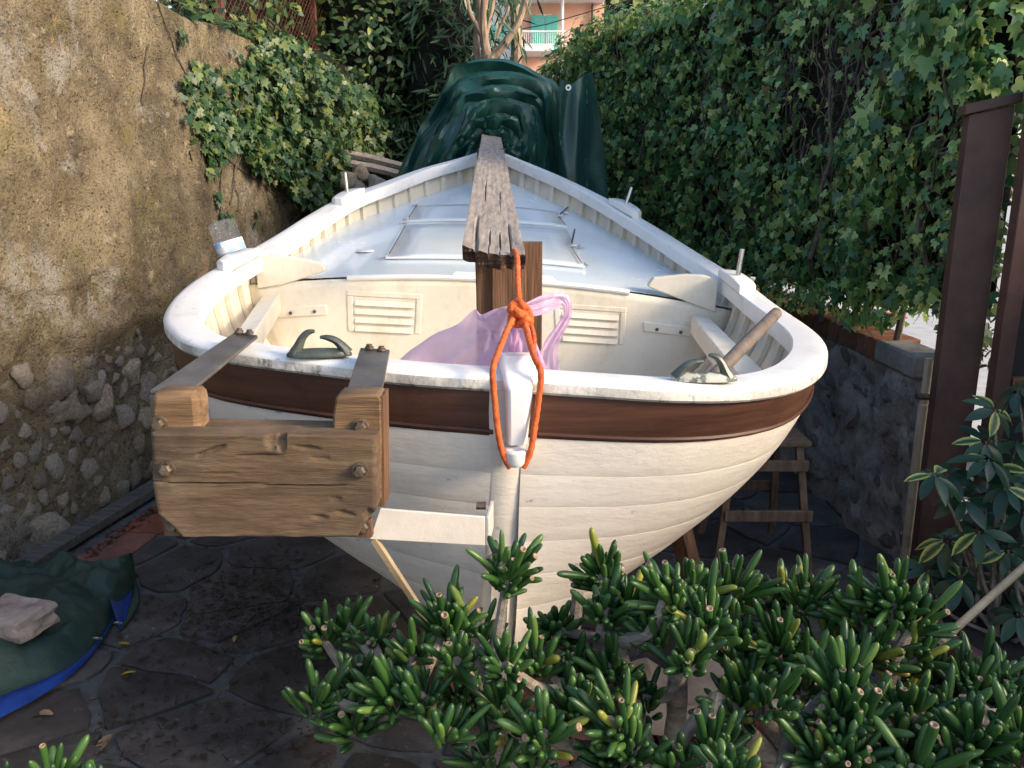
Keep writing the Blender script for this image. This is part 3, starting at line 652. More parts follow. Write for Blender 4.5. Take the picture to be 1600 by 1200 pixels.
# ---- ivy hanging over the left wall
LI = leaf_ivy('leaf', M['ivyl'])
livy = thing('wall_ivy', 'dark green ivy hanging over the top and end of the rendered wall', 'ivy', WP(3, 3.0, .1))
polyI = [(300, 105), (345, 125), (400, 95), (395, 62), (450, 55), (520, 110), (590, 150), (620, 175), (625, 215), (612, 262), (560, 245), (540, 285), (500, 322), (465, 318), (445, 275), (400, 262), (360, 225), (335, 250), (318, 232), (300, 180), (290, 140)]
def inpoly(x, y, poly):
    c = False; j = len(poly) - 1
    for i in range(len(poly)):
        (xi, yi), (xj, yj) = poly[i], poly[j]
        if (yi > y) != (yj > y) and x < (xj - xi) * (y - yi) / (yj - yi) + xi: c = not c
        j = i
    return c
pos, nrm, sc = [], [], []; n_ = 0
while n_ < 5600:
    px, py = rnd.uniform(285, 632), rnd.uniform(50, 325)
    if not inpoly(px + rnd.gauss(0, 6), py + rnd.gauss(0, 6), polyI): continue
    if px < 400 and rnd.random() < .55 and noise.noise(Vector((px * .03, py * .03, 3))) < .1: continue
    s, z = wl_st(px, py); s = min(s, 7.6); bulge = sstep(380, 560, px)
    off = rnd.uniform(.0, .10) + bulge * (.12 + .30 * rnd.random()) + .08 * noise.noise(Vector((s * 2, z * 3, 5)))
    # pull the point back along its own line of sight to keep the outline
    p0 = WP(s, z, 0); d = (CAM - p0); t = max(0, off) / d.dot(WN); p = p0 + d * t
    pos.append(p); nrm.append(WN + Vector((rnd.gauss(0, .5), rnd.gauss(-.3, .5), rnd.gauss(.4, .5)))); sc.append(rnd.uniform(.042, .092)); n_ += 1
for _ in range(500):   # thin trails on the wall top
    s = rnd.uniform(2.2, 5.4); p = WP(s, 3.05 + rnd.uniform(-.02, .12), rnd.uniform(-.3, .1)); pos.append(p); nrm.append(Vector((rnd.gauss(.3, .5), rnd.gauss(-.3, .5), 1))); sc.append(rnd.uniform(.05, .09))
for (px, py) in [(1, 1)] * 0 + [(335, 105), (330, 120), (350, 115), (365, 100), (308, 150), (312, 180), (305, 210), (300, 120), (322, 268), (330, 312), (342, 335), (395, 342), (318, 250), (275, 62)]:
    s, z = wl_st(px, py)
    for _ in range(4): pos.append(WP(s + rnd.gauss(0, .04), z + rnd.gauss(0, .05), walld(s, z) + .03)); nrm.append(WN + Vector((rnd.gauss(0, .3), rnd.gauss(0, .3), .3))); sc.append(rnd.uniform(.05, .08))
pos = np.array([tuple(p) for p in pos]); nrm = np.array([tuple(p) for p in nrm]); k = len(pos)
scatter(livy, LI, pos, frames(nrm, np.tile([[0, 0, -1.]], (k, 1)), nr.normal(0, .6, k)), np.array(sc))
b = MB()
for (x0, y0, x1, y1) in [(240, 0, 290, 140), (225, 70, 222, 165), (345, 240, 335, 345), (365, 230, 362, 330), (300, 160, 330, 232), (400, 90, 360, 180), (420, 200, 470, 240), (430, 120, 400, 210), (355, 250, 420, 300), (560, 220, 605, 255), (380, 210, 350, 320), (410, 30, 440, 60), (372, 128, 345, 190)]:
    s0, z0 = wl_st(x0, y0); s1, z1 = wl_st(x1, y1); pts = []
    for i in range(9):
        t = i / 8; s = lerp(s0, s1, t) + .05 * noise.noise(Vector((t * 3, x0, 0))); z = lerp(z0, z1, t)
        pts.append(WP(s, z, walld(s, min(z, 2.9)) + .012 + (.3 * sstep(380, 560, x0))))
    b = MB(); b.tube(pts, .005, 5); b.build('stem', M['twig'], livy)
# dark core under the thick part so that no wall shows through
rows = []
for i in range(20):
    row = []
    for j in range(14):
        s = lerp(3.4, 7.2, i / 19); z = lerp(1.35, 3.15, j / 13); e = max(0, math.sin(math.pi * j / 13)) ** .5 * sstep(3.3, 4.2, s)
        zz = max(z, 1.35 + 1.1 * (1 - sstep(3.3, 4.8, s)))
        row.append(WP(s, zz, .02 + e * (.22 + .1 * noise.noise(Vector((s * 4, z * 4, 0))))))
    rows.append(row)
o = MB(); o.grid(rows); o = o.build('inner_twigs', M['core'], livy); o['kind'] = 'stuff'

# ---- wire fence on top of the left wall
wf = thing('wire_fence', 'rusty red-brown wire mesh fence on posts above the rendered wall', 'fence', WP(3, 3.03, -.25))
for s in (1.3, 3.12, 5.15, 7.2):
    MB().box(WP(s, 3.75, -.22), (.06, .06, 1.5)).build('post', M['fence'], wf, bevel=.006)
b = MB()
for i in range(110):
    s0 = -.4 + i * .07
    for sg in (-1, 1):
        b.tube([WP(s0, 3.08, -.20), WP(s0 + sg * 1.35, 4.43, -.20)], .0022, 3, caps=False)
o = b.build('wire_mesh', M['fence'], wf); o['kind'] = 'stuff'

# ---- shrubs and trees behind
BL = leaf_oval('leaf', M['bush'], w=.24); OL = leaf_oval('leaf', M['olean'], w=.075, curl=.12); TL = leaf_oval('leaf', M['treeleaf'], w=.25)
def bush(name, label, cat, base, blobs, templ, n, size, droop=0, nparts=120, core=True, group=None, up=None):
    t = thing(name, label, cat, base, group); pos = []; nrm = []; ups = []; tot = sum(a[3] * a[4] * a[5] for a in blobs)
    for (x, y, z, rx, ry, rz) in blobs:
        for _ in range(int(n * rx * ry * rz / tot)):
            d = Vector((rnd.gauss(0, 1), rnd.gauss(0, 1), rnd.gauss(0, 1))).normalized(); r = rnd.uniform(.62, 1.08)
            q = Vector((x + d.x * rx * r, y + d.y * ry * r, z + d.z * rz * r)); q += Vector((noise.noise(q * 1.7), noise.noise(q * 1.7 + Vector((9, 0, 0))), noise.noise(q * 1.7 + Vector((0, 9, 0))))) * .22
            if q.z < .05: continue
            pos.append(q); nrm.append(d + Vector((rnd.gauss(0, .5), rnd.gauss(0, .5), rnd.gauss(.4, .5)))); ups.append(d * .6 + Vector((rnd.gauss(0, .6), rnd.gauss(0, .6), rnd.gauss(droop, .6))))
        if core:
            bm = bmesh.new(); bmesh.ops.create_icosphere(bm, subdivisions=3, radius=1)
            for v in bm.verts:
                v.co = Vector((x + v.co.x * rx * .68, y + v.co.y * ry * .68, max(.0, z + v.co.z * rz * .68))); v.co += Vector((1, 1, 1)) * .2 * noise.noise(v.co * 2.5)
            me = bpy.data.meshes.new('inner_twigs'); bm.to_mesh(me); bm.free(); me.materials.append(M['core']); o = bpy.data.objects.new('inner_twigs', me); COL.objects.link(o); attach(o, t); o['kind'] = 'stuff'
    pos = np.array([tuple(p) for p in pos]); nrm = np.array([tuple(p) for p in nrm]); ups = np.array([tuple(p) for p in ups]); k = len(pos)
    scatter(t, templ, pos, frames(nrm, ups, np.zeros(k)), nr.uniform(size * .65, size * 1.3, k), nparts=nparts)
    return t
t = bush('evergreen_shrub', 'dense dark evergreen shrub with small leaves behind the wire fence', 'shrub', (-2.2, 9.2, 0),
     [(-2.6, 8.0, 4.0, .6, .9, 1.2), (-1.6, 9.6, 3.6, .75, .7, 1.6), (-1.5, 10.0, 1.8, .8, .7, 1.8), (-1.95, 9.4, 4.6, .8, .8, 1.0), (-2.6, 9.2, 2.6, .6, .9, 2.2)], BL, 26000, .085)
MB().tube([(-1.7, 9.8, 0), (-1.75, 9.8, 1.5), (-1.7, 9.7, 3)], [.07, .06, .04], 8).build('trunk', M['bark'], t)
t = bush('oleander', 'oleander bush with long narrow dark leaves behind the green tarpaulin', 'shrub', (-.8, 9.6, 0),
     [(-.75, 9.5, 3.3, .55, .6, 1.0), (-1.0, 9.7, 1.8, .6, .6, 1.6), (-.35, 9.9, 2.0, .55, .6, 1.3), (-.7, 9.8, 4.3, .5, .6, .6)], OL, 11000, .17)
for k in range(4): MB().tube([(-.8 + .1 * k, 9.7, 0), (-.85 + .15 * k, 9.7, 1.2), (-1.0 + .25 * k, 9.7, 2.6)], [.03, .025, .015], 6).build('stem', M['bark'], t)
t = thing('street_tree', 'tan forked tree trunk with several upright stems behind the tarpaulin', 'tree', P(762, 240, 8.8))
def limb(name, par, pts, r): MB().tube(smoothpts([tuple(p) for p in pts], 12), list(np.linspace(r[0], r[1], 12)), 9).build(name, M['treebark'], par)
Yt = 8.8
limb('trunk', t, [P(752, 330, Yt), P(758, 180, Yt), P(762, 100, Yt), P(766, 88, Yt)], (.075, .06))
limb('branch', t, [P(764, 100, Yt), P(757, 62, Yt), P(756, 20, Yt), P(762, -60, Yt)], (.05, .03))
limb('branch', t, [P(762, 98, Yt), P(778, 82, Yt), P(793, 62, Yt), P(812, 30, Yt), P(830, -30, Yt)], (.045, .025))
limb('branch', t, [P(756, 62, Yt), P(745, 40, Yt), P(733, 15, Yt), P(728, -30, Yt)], (.028, .018))
limb('branch', t, [P(758, 58, Yt), P(764, 30, Yt), P(771, 0, Yt), P(776, -40, Yt)], (.03, .02))
limb('branch', t, [P(748, 100, Yt + .1), P(744, 60, Yt + .1), P(748, 20, Yt + .1), P(744, -30, Yt + .1)], (.04, .025))
limb('branch', t, [P(775, 60, Yt), P(785, 35, Yt), P(795, 10, Yt), P(800, -30, Yt)], (.018, .012))
pos = []; nrm = []; ups = []
for _ in range(260):
    if rnd.random() < .2: q = P(rnd.choice([795, 812, 740, 770]) + rnd.gauss(0, 12), rnd.uniform(-10, 60), Yt + rnd.gauss(0, .2))
    else: q = P(rnd.uniform(700, 840), rnd.uniform(-160, 0), Yt + rnd.gauss(0, .5))
    pos.append(tuple(q)); nrm.append((rnd.gauss(0, .6), rnd.gauss(-.5, .5), rnd.gauss(.3, .5))); ups.append((rnd.gauss(0, .5), rnd.gauss(0, .5), -1))
k = len(pos); scatter(t, OL, np.array(pos), frames(np.array(nrm), np.array(ups), np.zeros(k)), nr.uniform(.12, .2, k), nparts=80)
# a second, slimmer trunk right beside the house view, with hanging leaves
t = thing('young_tree', 'slim pale trunk with drooping leaves just left of the pink house', 'tree', P(806, 300, 10.2))
limb('trunk', t, [P(804, 330, 10.2), P(805, 150, 10.2), P(807, 60, 10.2), P(803, -30, 10.2)], (.075, .06))
pos = []; nrm = []; ups = []
for _ in range(90):
    q = P(800 + rnd.gauss(0, 14), rnd.uniform(-30, 100), 10.1 + rnd.gauss(0, .15)); pos.append(tuple(q)); nrm.append((rnd.gauss(0, .6), -1, rnd.gauss(.3, .5))); ups.append((rnd.gauss(0, .4), 0, -1))
k = len(pos); scatter(t, OL, np.array(pos), frames(np.array(nrm), np.array(ups), np.zeros(k)), nr.uniform(.10, .17, k), nparts=60)
bush('back_shrub', 'low leafy green shrub between the tarpaulin and the pink house', 'shrub', (.2, 11.5, 0), [(.25, 11.5, 1.5, .9, .6, 1.35), (-.6, 11.8, 1.5, .8, .6, 1.7)], BL, 2600, .09)
for (x, y, z, r, lab) in [(3.6, 36, 9, 3.6, 'far sunlit tree with orange-green crown behind the hedge top'), (-7, 30, 6, 5, 'broad far tree behind the oleander and the fence')]:
    t = bush('garden_tree', lab, 'tree', (x, y, 0), [(x, y, z, r, r * .7, r * .8), (x + r * .5, y + 1, z + 1.2, r * .7, r * .6, r * .6), (x - r * .4, y, z - 1.5, r * .6, r * .6, r * .6)], TL, 3200, .42, nparts=60)
    MB().tube([(x, y, 0), (x + .1, y, z * .5), (x, y, z)], [.35, .28, .15], 10).build('trunk', M['bark'], t)

# ---- pink house
HY = 26.0
hz = lambda py: P(815, py, HY).z
hx = lambda px: P(px, 60, HY).x
h = thing('house', 'pink two storey house with turquoise shutters and a railed balcony', 'house', (1.5, HY, 0))
x0, x1 = hx(812), hx(944)
MB().box(((x0 + x1) / 2, HY + 3.2, 4.2), (x1 - x0, 6, 8.4)).build('wall', M['housewall'], h)
xw = hx(700); MB().box(((xw + x0) / 2 - .003, HY + 3.6, 4.2), (x0 - xw - .006, 6, 8.4)).build('side_wing', M['housetrim'], h)
MB().box(((x0 + hx(930)) / 2, HY - .25, hz(4) + .12), (hx(930) - x0 + .5, 1.6, .2)).build('roof_slab', M['housetrim'], h, bevel=.03)
MB().box(((x0 + x1) / 2, HY + 3.2, 8.55), (x1 - x0 + .8, 7, .25)).build('roof', M['housetrim'], h, bevel=.03)
MB().box(((x0 + hx(862)) / 2, HY - .32, hz(83)), (hx(862) - x0 + .02, 1.1, .16)).build('balcony_slab', M['housetrim'], h, bevel=.02)
b = MB()
zt, zb = hz(57), hz(80); yr = HY - .82
b.tube([(x0, yr, zt), (hx(898), yr, zt)], .025, 6); b.tube([(x0, yr, zb + .06), (hx(898), yr, zb + .06)], .018, 6)
n = 26
for i in range(n + 1):
    x = lerp(x0, hx(898), i / n); b.tube([(x, yr, zb), (x, yr, zt)], .006, 4)
b.build('railing', M['housetrim'], h)
f = MB().box((hx(850), HY + .19, (hz(21) + hz(80)) / 2), (hx(863) - hx(839), .10, hz(21) - hz(80))).build('door_frame', M['housetrim'], h, bevel=.01)
for sgn in (-1, 1):
    d = MB().box((hx(851) + sgn * .205, HY + .12, (hz(22) + hz(80)) / 2), (.40, .06, hz(22) - hz(80) - .06)).build('shutter', M['shutter'], h)
    b = MB()
    for i in range(26): b.box((hx(851) + sgn * .205, HY + .085, lerp(hz(79), hz(24), i / 25)), (.32, .02, .045), Matrix.Rotation(.5, 3, 'X'))
    o = b.build('slats', M['shutter'], d)
w = MB().box((hx(778), HY + .58, (hz(30) + hz(66)) / 2), (.62, .08, hz(30) - hz(66))).build('window_frame', M['housetrim'], h)
MB().box((hx(778), HY + .53, (hz(31) + hz(65)) / 2), (.5, .05, hz(31) - hz(65) - .08)).build('shutter', M['shutter'], w)
MB().tube([(hx(876), HY - .7, hz(3)), (hx(876), HY - .7, hz(84))], .045, 8).build('column', M['housetrim'], h)
MB().tube([(hx(926), HY + .12, hz(5)), (hx(926), HY + .12, 0)], .05, 8).build('downpipe', M['darkmetal'], h)
b = MB(); a, c = P(700, 66, 20), P(1010, -8, 20); b.tube([a, (a + c) / 2 + Vector((0, 0, -.12)), c], .012, 5)
tag(b.build('overhead_cable', M['cable']), 'thin dark cable crossing in front of the pink house', 'cable')

# ---- gate: post, conduit, leaf
gp = thing('gate_post', 'tall dark brown steel gate post with a slanted cap', 'post', (2.06, 3.72, 0))
def quadpost(w, dpt, z0, z1, slope):
    b = MB(); A = Vector((1.975, 3.60, 0)); ax = Vector((.97, -.24, 0)); ay = Vector((.24, .97, 0))
    pts = [A + ax * sx * w / 2 + ay * sy * dpt / 2 for sx, sy in ((-1, -1), (1, -1), (1, 1), (-1, 1))]
    b.hexa([p + Vector((0, 0, z0)) for p in pts], [p + Vector((0, 0, z1 + slope * (p - A).dot(ax))) for p in pts]); return b
quadpost(.165, .10, -.01, 2.20, .22).build('shaft', M['post'], gp, bevel=.004)
b = MB(); A = Vector((1.975, 3.60, 0)); ax = Vector((.97, -.24, 0)); ay = Vector((.24, .97, 0))
pts = [A + ax * sx * .104 + ay * sy * .066 for sx, sy in ((-1, -1), (1, -1), (1, 1), (-1, 1))]
b.hexa([p + Vector((0, 0, 2.203 + .22 * (p - A).dot(ax))) for p in pts], [p + Vector((0, 0, 2.245 + .22 * (p - A).dot(ax))) for p in pts]); b.build('cap', M['post'], gp, bevel=.004)
MB().box(A + ax * .09 + Vector((0, 0, 1.86)), (.05, .05, .07)).build('hinge', M['darkmetal'], gp, bevel=.004)
cp = thing('conduit_pipe', 'weathered grey conduit pipe clipped between stone wall and gate post', 'pipe', PZ(1412, 880, .03))
Yp = 3.78
MB().tube([P(1411, 905, Yp - .02), P(1428, 760, Yp), P(1443, 632, Yp)], .024, 12).build('lower_pipe', M['pipe'], cp)
MB().tube([P(1443, 640, Yp + .02), P(1452, 560, Yp + .02)], .019, 12).build('upper_pipe', M['pipe'], cp)
MB().tube([P(1432, 619, Yp - .02), P(1456, 621, Yp - .02)], .016, 8).build('clip', M['darkmetal'], cp)
gl = thing('gate_leaf', 'dark closed gate leaf with brown cross rail behind the umbrella plant', 'gate', (2.5, 3.35, 0))
G0 = P(1548, 480, 3.42); gx = 2.066
MB().box((gx, 3.42, 1.2), (.07, .06, 2.36)).build('stile', M['post'], gl, bevel=.004)
for k in range(6): MB().box((gx + .135 + k * .192, 3.44, 1.2), (.188, .025, 2.34)).build('panel', M['gatepanel'], gl, bevel=.004)
MB().box((gx + .635, 3.405, P(1570, 598, 3.42).z), (1.19, .04, .055)).build('cross_rail', M['rail'], gl, bevel=.004)
MB().box((gx + .635, 3.42, 2.41), (1.34, .06, .05)).build('top_rail', M['post'], gl, bevel=.004)
MB().box((gx + 1.23, 3.42, 1.2), (.07, .06, 2.36)).build('stile', M['post'], gl, bevel=.004)

# unseen wall right of the gate, added to shade the foreground and gate
bw = thing('shade_wall', 'plain wall added out of view beside the gate to shade the foreground', 'wall', (3.5, 1, 0))
MB().box((3.5, .3, 1.12), (.25, 6.2, 2.24)).build('wall_body', M['concrete'], bw, bevel=.02)
# ================================================================== THE BOAT
ROLL = math.tan(D2R(3))
def sheer(X, Y): return 1.45 + .06 * max(0, Y - 2.5) ** 2 - ROLL * X
def on_sheer(px, py):
    d = ray(px, py); t = 1.2; last = None
    while t < 9:
        p = CAM + d * t; gq = p.z - sheer(p.x, p.y)
        if last is not None and (gq > 0) != (last > 0): return p
        last = gq; t += .002
    return CAM + d * 5.95
Lpx = [(800, 584), (700, 578), (600, 570), (500, 559), (400, 547), (318, 533), (283, 516), (268, 491), (285, 460), (325, 428), (380, 398), (440, 364), (525, 313), (600, 284), (660, 263), (720, 246)]
Rpx = [(800, 584), (850, 588), (950, 595), (1050, 600), (1150, 599), (1230, 588), (1270, 568), (1281, 541), (1263, 514), (1200, 470), (1150, 433), (1080, 390), (1000, 340), (930, 301), (870, 273), (815, 250)]
BOW = on_sheer(768, 231)
NU = 90
rim = {}
for sd, px in ((-1, Lpx), (1, Rpx)):
    pts = [on_sheer(*q) for q in px] + [BOW]
    rim[sd] = smoothpts([tuple(p) for p in pts], NU)
STERN = Vector(rim[1][0])
def xc(Y): return lerp(STERN.x, BOW.x, (Y - STERN.y) / (BOW.y - STERN.y))
def zk(u): return .52 + .16 * u
def hullp(sd, u, v, off=0):
    def raw(u, v):
        u = min(max(u, 0), 1); fu = u * (NU - 1); i = int(min(fu, NU - 2)); t = fu - i
        r = rim[sd][i] * (1 - t) + rim[sd][i + 1] * t
        yl = lerp(STERN.y, BOW.y, u); w = v ** .75
        Y = lerp(r[1], yl, .62 * v ** 1.25) - .55 * v ** 1.4 * u ** 3
        a = lerp(1.95, 2.5, sstep(0, .35, u)) * lerp(1, .55, sstep(.6, 1, u)); q = (1 - min(1, v) ** a) ** .85
        hb = max(abs(r[0] - xc(r[1])) * q, .036 * (1 - sstep(.94, 1, u)))
        x = xc(Y) - .05 * v + sd * hb
        return Vector((x, Y, r[2] + (zk(u) - r[2]) * v))
    p = raw(u, v)
    if off:
        e = .01; du = raw(min(1, u + e), v) - raw(max(0, u - e), v); dv = raw(u, min(.985, v + e)) - raw(u, max(0, v - e))
        n = du.cross(dv) * (1 if sd > 0 else -1)
        if n.length < 1e-9: n = Vector((sd, 0, 0))
        n.normalize(); p = p + n * off
    return p
# outward check: make sure +off goes outwards
_t = hullp(1, .4, .3, .05) - hullp(1, .4, .3)
OS = 1 if _t.x > 0 else -1
boat = thing('wooden_boat', 'white wooden boat with brown sheer strake, seen from its stern', 'boat', (STERN.x, 3.8, .45))
US = [i / 70 for i in range(71)]
vb = [.040, .170, .275, .37, .475, .58, .69, .82, .985]
for sd in (-1, 1):
    for k in range(8):
        v0, v1 = vb[k], vb[k + 1]; e = .007; rows = []
        e = .003; prof = [(v0, .0088), (v0 + .0006, .0105), (v0 + e, .0110), (lerp(v0, v1, .35), .0111), (lerp(v0, v1, .7), .0111), (v1 - e, .0110), (v1 - .0006, .0105), (v1, .0088)]
        if k == 0: prof = [(max(v, .041), o - .001) for v, o in prof]
        for (v, off) in prof: rows.append([hullp(sd, u * .995 + .003, v, off * OS) for u in US])
        if sd < 0: rows = rows[::-1]
        b = MB(); b.grid(rows)
        o = b.build('sheer_strake' if k == 0 else 'strake', M['band'] if k == 0 else M['hull'], boat)
        if k == 0: o['label'] = 'dark brown varnished top plank under the white rail'
    # beading along the lower edge of the sheer strake
    b = MB(); b.tube([hullp(sd, u * .995 + .003, .157, .013 * OS) for u in US], .0065, 6); b.build('bead', M['band'], boat)
    # inner skin
    rows = [[hullp(sd, u, v, -.014 * OS) for u in US] for v in np.linspace(.05, .97, 22)]
    if sd > 0: rows = rows[::-1]
    b = MB(); b.grid(rows); b.build('inner_planking', M['inside'], boat)
    # ribs
    for k in range(33):
        u = .035 + k * .029; vs = np.linspace(.05, .8, 12); rows = []
        for v in vs:
            a = hullp(sd, u - .0034, v, -.016 * OS); c = hullp(sd, u - .0030, v, -.036 * OS); d = hullp(sd, u + .0030, v, -.036 * OS); e = hullp(sd, u + .0034, v, -.016 * OS)
            rows.append([a, c, d, e])
        b = MB(); b.grid(rows, smooth=False); b.build('rib', M['inside'], boat)
# cap rail and inwale, swept round both sides
path = [Vector(rim[-1][i]) for i in range(NU - 1, 0, -1)] + [Vector(rim[1][i]) for i in range(0, NU)]
path = [Vector(p) for p in smoothpts([tuple(p) for p in path], 220)]
def rail(prof, name, mats, split=None):
    rows = []
    for i, p in enumerate(path):
        t = path[min(i + 1, len(path) - 1)] - path[max(i - 1, 0)]; t.z = 0; t.normalize()
        n = Vector((t.y, -t.x, 0)); n = n if n.dot(p - Vector((xc(p.y), 3.4, p.z))) > 0 else -n
        # keep the rail narrower at the pointed bow
        kx = lerp(1, .75, sstep(5.0, 5.7, p.y))
        wob = .003 * noise.noise(Vector((i * .11, 2, 0)))
        rows.append([p + n * (o * kx if o < 0 else o) + Vector((0, 0, z + ROLL * -n.x * o + wob)) for o, z in prof])
    b = MB(); b.grid(rows, closed=True); nc = len(prof)
    if split:
        for k in range(len(b.f)):
            if (k % nc) in split: b.mi[k] = 1
    return b.build(name, mats, boat)
rail([(.019, -.006), (.025, -.014), (.025, -.036), (.018, -.043), (-.058, -.044), (-.060, -.066), (-.086, -.066), (-.086, -.007), (-.081, -.001), (-.03, .001), (.004, -.001)], 'cap_rail', [M['caprail'], M['railface']], split=(1, 2))
# stern post with the rudder fitting
def sp(px0, px1, py, Y): return P(px0, py, Y), P(px1, py, Y)
b = MB(); rows = []
for i in range(15):
    t = i / 14; z = lerp(1.43, .47, t); Y = STERN.y - .022 + .05 * t; x = STERN.x - .052 * t - .004; w = lerp(.050, .040, t); d = .14
    rows.append([Vector((x - w, Y + d, z)), Vector((x - w, Y + .010, z)), Vector((x - w * .7, Y, z)), Vector((x + w * .7, Y, z)), Vector((x + w, Y + .010, z)), Vector((x + w, Y + d, z))])
b.grid(rows, smooth=False); b.build('stern_post', M['hull'], boat)
# keel and stem
b = MB(); rows = []
for i in range(30):
    u = i / 29; Y = lerp(STERN.y + .02, BOW.y - .62, u); z = zk(u) + .03; x = xc(Y) - .05
    rows.append([Vector((x - .035, Y, z)), Vector((x - .03, Y, z - .13)), Vector((x + .03, Y, z - .13)), Vector((x + .035, Y, z))])
b.grid(rows, smooth=False); b.build('keel', M['hull'], boat)
b = MB(); pts = [hullp(1, 1, v) + Vector((-.0, .01, 0)) for v in np.linspace(0, .95, 12)]; b.tube(pts, .045, 8); b.build('stem', M['hull'], boat)
# white rudder-head fitting on the stern
Yf = STERN.y - .035
b = MB()
secs = [(556, 783, 836, Yf + .055), (572, 780, 838, Yf + .02), (603, 786, 834, Yf - .045), (612, 789, 833, Yf - .050), (696, 791, 824, Yf - .040)]
rows = []
for (py, xa, xb, Y) in secs:
    A, B = P(xa, py, Y), P(xb, py, Y); bk = Vector((0, .10 + (Yf - Y) + .0, 0)); m_ = (B - A) * .14
    rows.append([A + bk, A + Vector((0, .018, 0)), A + m_, B - m_, B + Vector((0, .018, 0)), B + bk])
b.grid(rows, smooth=False); b.add(rows[0], [(0, 1, 2, 3, 4, 5)], False); b.add(rows[-1], [(5, 4, 3, 2, 1, 0)], False)
fit = b.build('rudder_fitting', M['white'], boat, bevel=.005)
# lug with its hole: a ring extruded downwards
c = P(806, 712, Yf - .048); b = MB(); ro, ri = .028, .0125; n = 24
prof = [(ri, .0), (ro - .004, .0), (ro, -.004), (ro, -.030), (ro - .008, -.040), (.004, -.043)]
b.lathe(prof, c + Vector((0, 0, .016)), n); b.lathe([(ri, .0), (ri, -.03), (.001, -.03)], c + Vector((0, 0, .016)), n)
b.box(c + Vector((0, .03, -.006)), (.05, .05, .042)); b.build('lug', M['white'], fit)
# fairlead chocks on the rail
def chock(cx, cy, m1, m2, yaw, s=1.0):
    c = P(cx, cy, 0.0) if 0 else None
    d = ray(cx, cy); t = 1.5
    while (CAM + d * t).z > sheer((CAM + d * t).x, (CAM + d * t).y) + .004: t += .002
    c = CAM + d * t; Rm = Matrix.Rotation(yaw, 3, 'Z')
    b = MB(); rows = []
    for j, (k, z) in enumerate([(1, 0), (1, .006), (.93, .012), (.6, .018), (.05, .020)]):
        rows.append([c + Rm @ Vector((math.copysign(abs(math.cos(a)) ** .8, math.cos(a)) * .082 * k * s, math.sin(a) * .027 * k * s, z)) for a in np.linspace(0, 2 * math.pi, 25)[:-1]])
    b.grid(rows, closed=True); base = b.build('fairlead', m2, boat)
    for sg, pts, rr in ((-1, [(-.060, 0, .008), (-.050, 0, .026), (-.040, 0, .046), (-.026, 0, .060), (-.008, 0, .064)], [.020, .016, .013, .011, .005]), (1, [(.070, 0, .006), (.056, 0, .026), (.040, 0, .040), (.020, 0, .047), (.004, 0, .048)], [.020, .015, .012, .010, .005])):
        q = smoothpts(pts, 12); b = MB(); b.tube([c + Rm @ (Vector(p) * s) for p in q], [x * s for x in np.interp(np.linspace(0, 1, 12), np.linspace(0, 1, 5), rr)], 10, flat=.8); b.build('horn', m1, base)
chock(499, 556, M['brass'], M['brass'], .10, 1.0)
chock(1100, 594, M['brass'], M['brasspaint'], math.pi - .03, 1.0)
# screw plate next to the stern
# deck, bulkhead and what is on them
YB = 3.74
def rim_at(sd, Y):
    a = rim[sd]; i0 = int(np.argmax(abs(a[:, 0]))); seg = a[i0:]; return Vector((np.interp(Y, seg[:, 1], seg[:, 0]), Y, np.interp(Y, seg[:, 1], seg[:, 2])))
def deckp(Y, s, lift=0):   # s -1..1 across
    k = sstep(YB, 5.6, Y); l, r = rim_at(-1, Y), rim_at(1, Y); drop = lerp(.128, .165, k)
    cam_ = .080 * (1 - s * s) * (1 - .45 * k); t = (s + 1) / 2
    x = lerp(l.x + .022, r.x - .022, t); z = lerp(l.z, r.z, t) - drop + cam_ + lift
    return Vector((x, Y, z))
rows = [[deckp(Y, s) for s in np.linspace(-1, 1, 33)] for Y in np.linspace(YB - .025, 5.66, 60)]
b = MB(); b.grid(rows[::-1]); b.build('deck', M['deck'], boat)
def bh(px, py, off=0): p = P(px, py, YB - .012 - off); return p
# bulkhead: from deck edge down to the cockpit floor
def hull_at(sd, Y):
    out = []
    for v in np.linspace(.05, .9, 18):
        lo, hi = .02, .98
        for _ in range(22):
            m_ = (lo + hi) / 2
            if hullp(sd, m_, v).y < Y: lo = m_
            else: hi = m_
        p = hullp(sd, lo, v, -.012 * OS); out.append((p.z, p.x))
    return np.array(out[::-1])
hl_, hr_ = hull_at(-1, YB), hull_at(1, YB)
rows = []
for t in np.linspace(0, 1, 16):
    row = []
    for s in np.linspace(-1, 1, 41):
        zt_ = deckp(YB, s, -.012).z; z = lerp(zt_, .90, t)
        xl_ = np.interp(z, hl_[:, 0], hl_[:, 1]); xr_ = np.interp(z, hr_[:, 0], hr_[:, 1]); row.append(Vector((lerp(xl_, xr_, (s + 1) / 2), YB - .012, z)))
    rows.append(row)
b = MB(); b.grid(rows); b.build('bulkhead', M['inside'], boat, solid=.02, soff=-1)
b = MB(); b.tube([deckp(YB - .03, s, -.004) for s in np.linspace(-.60, .56, 24)], .014, 8, flat=.9); b.build('deck_edge_moulding', M['white'], boat)
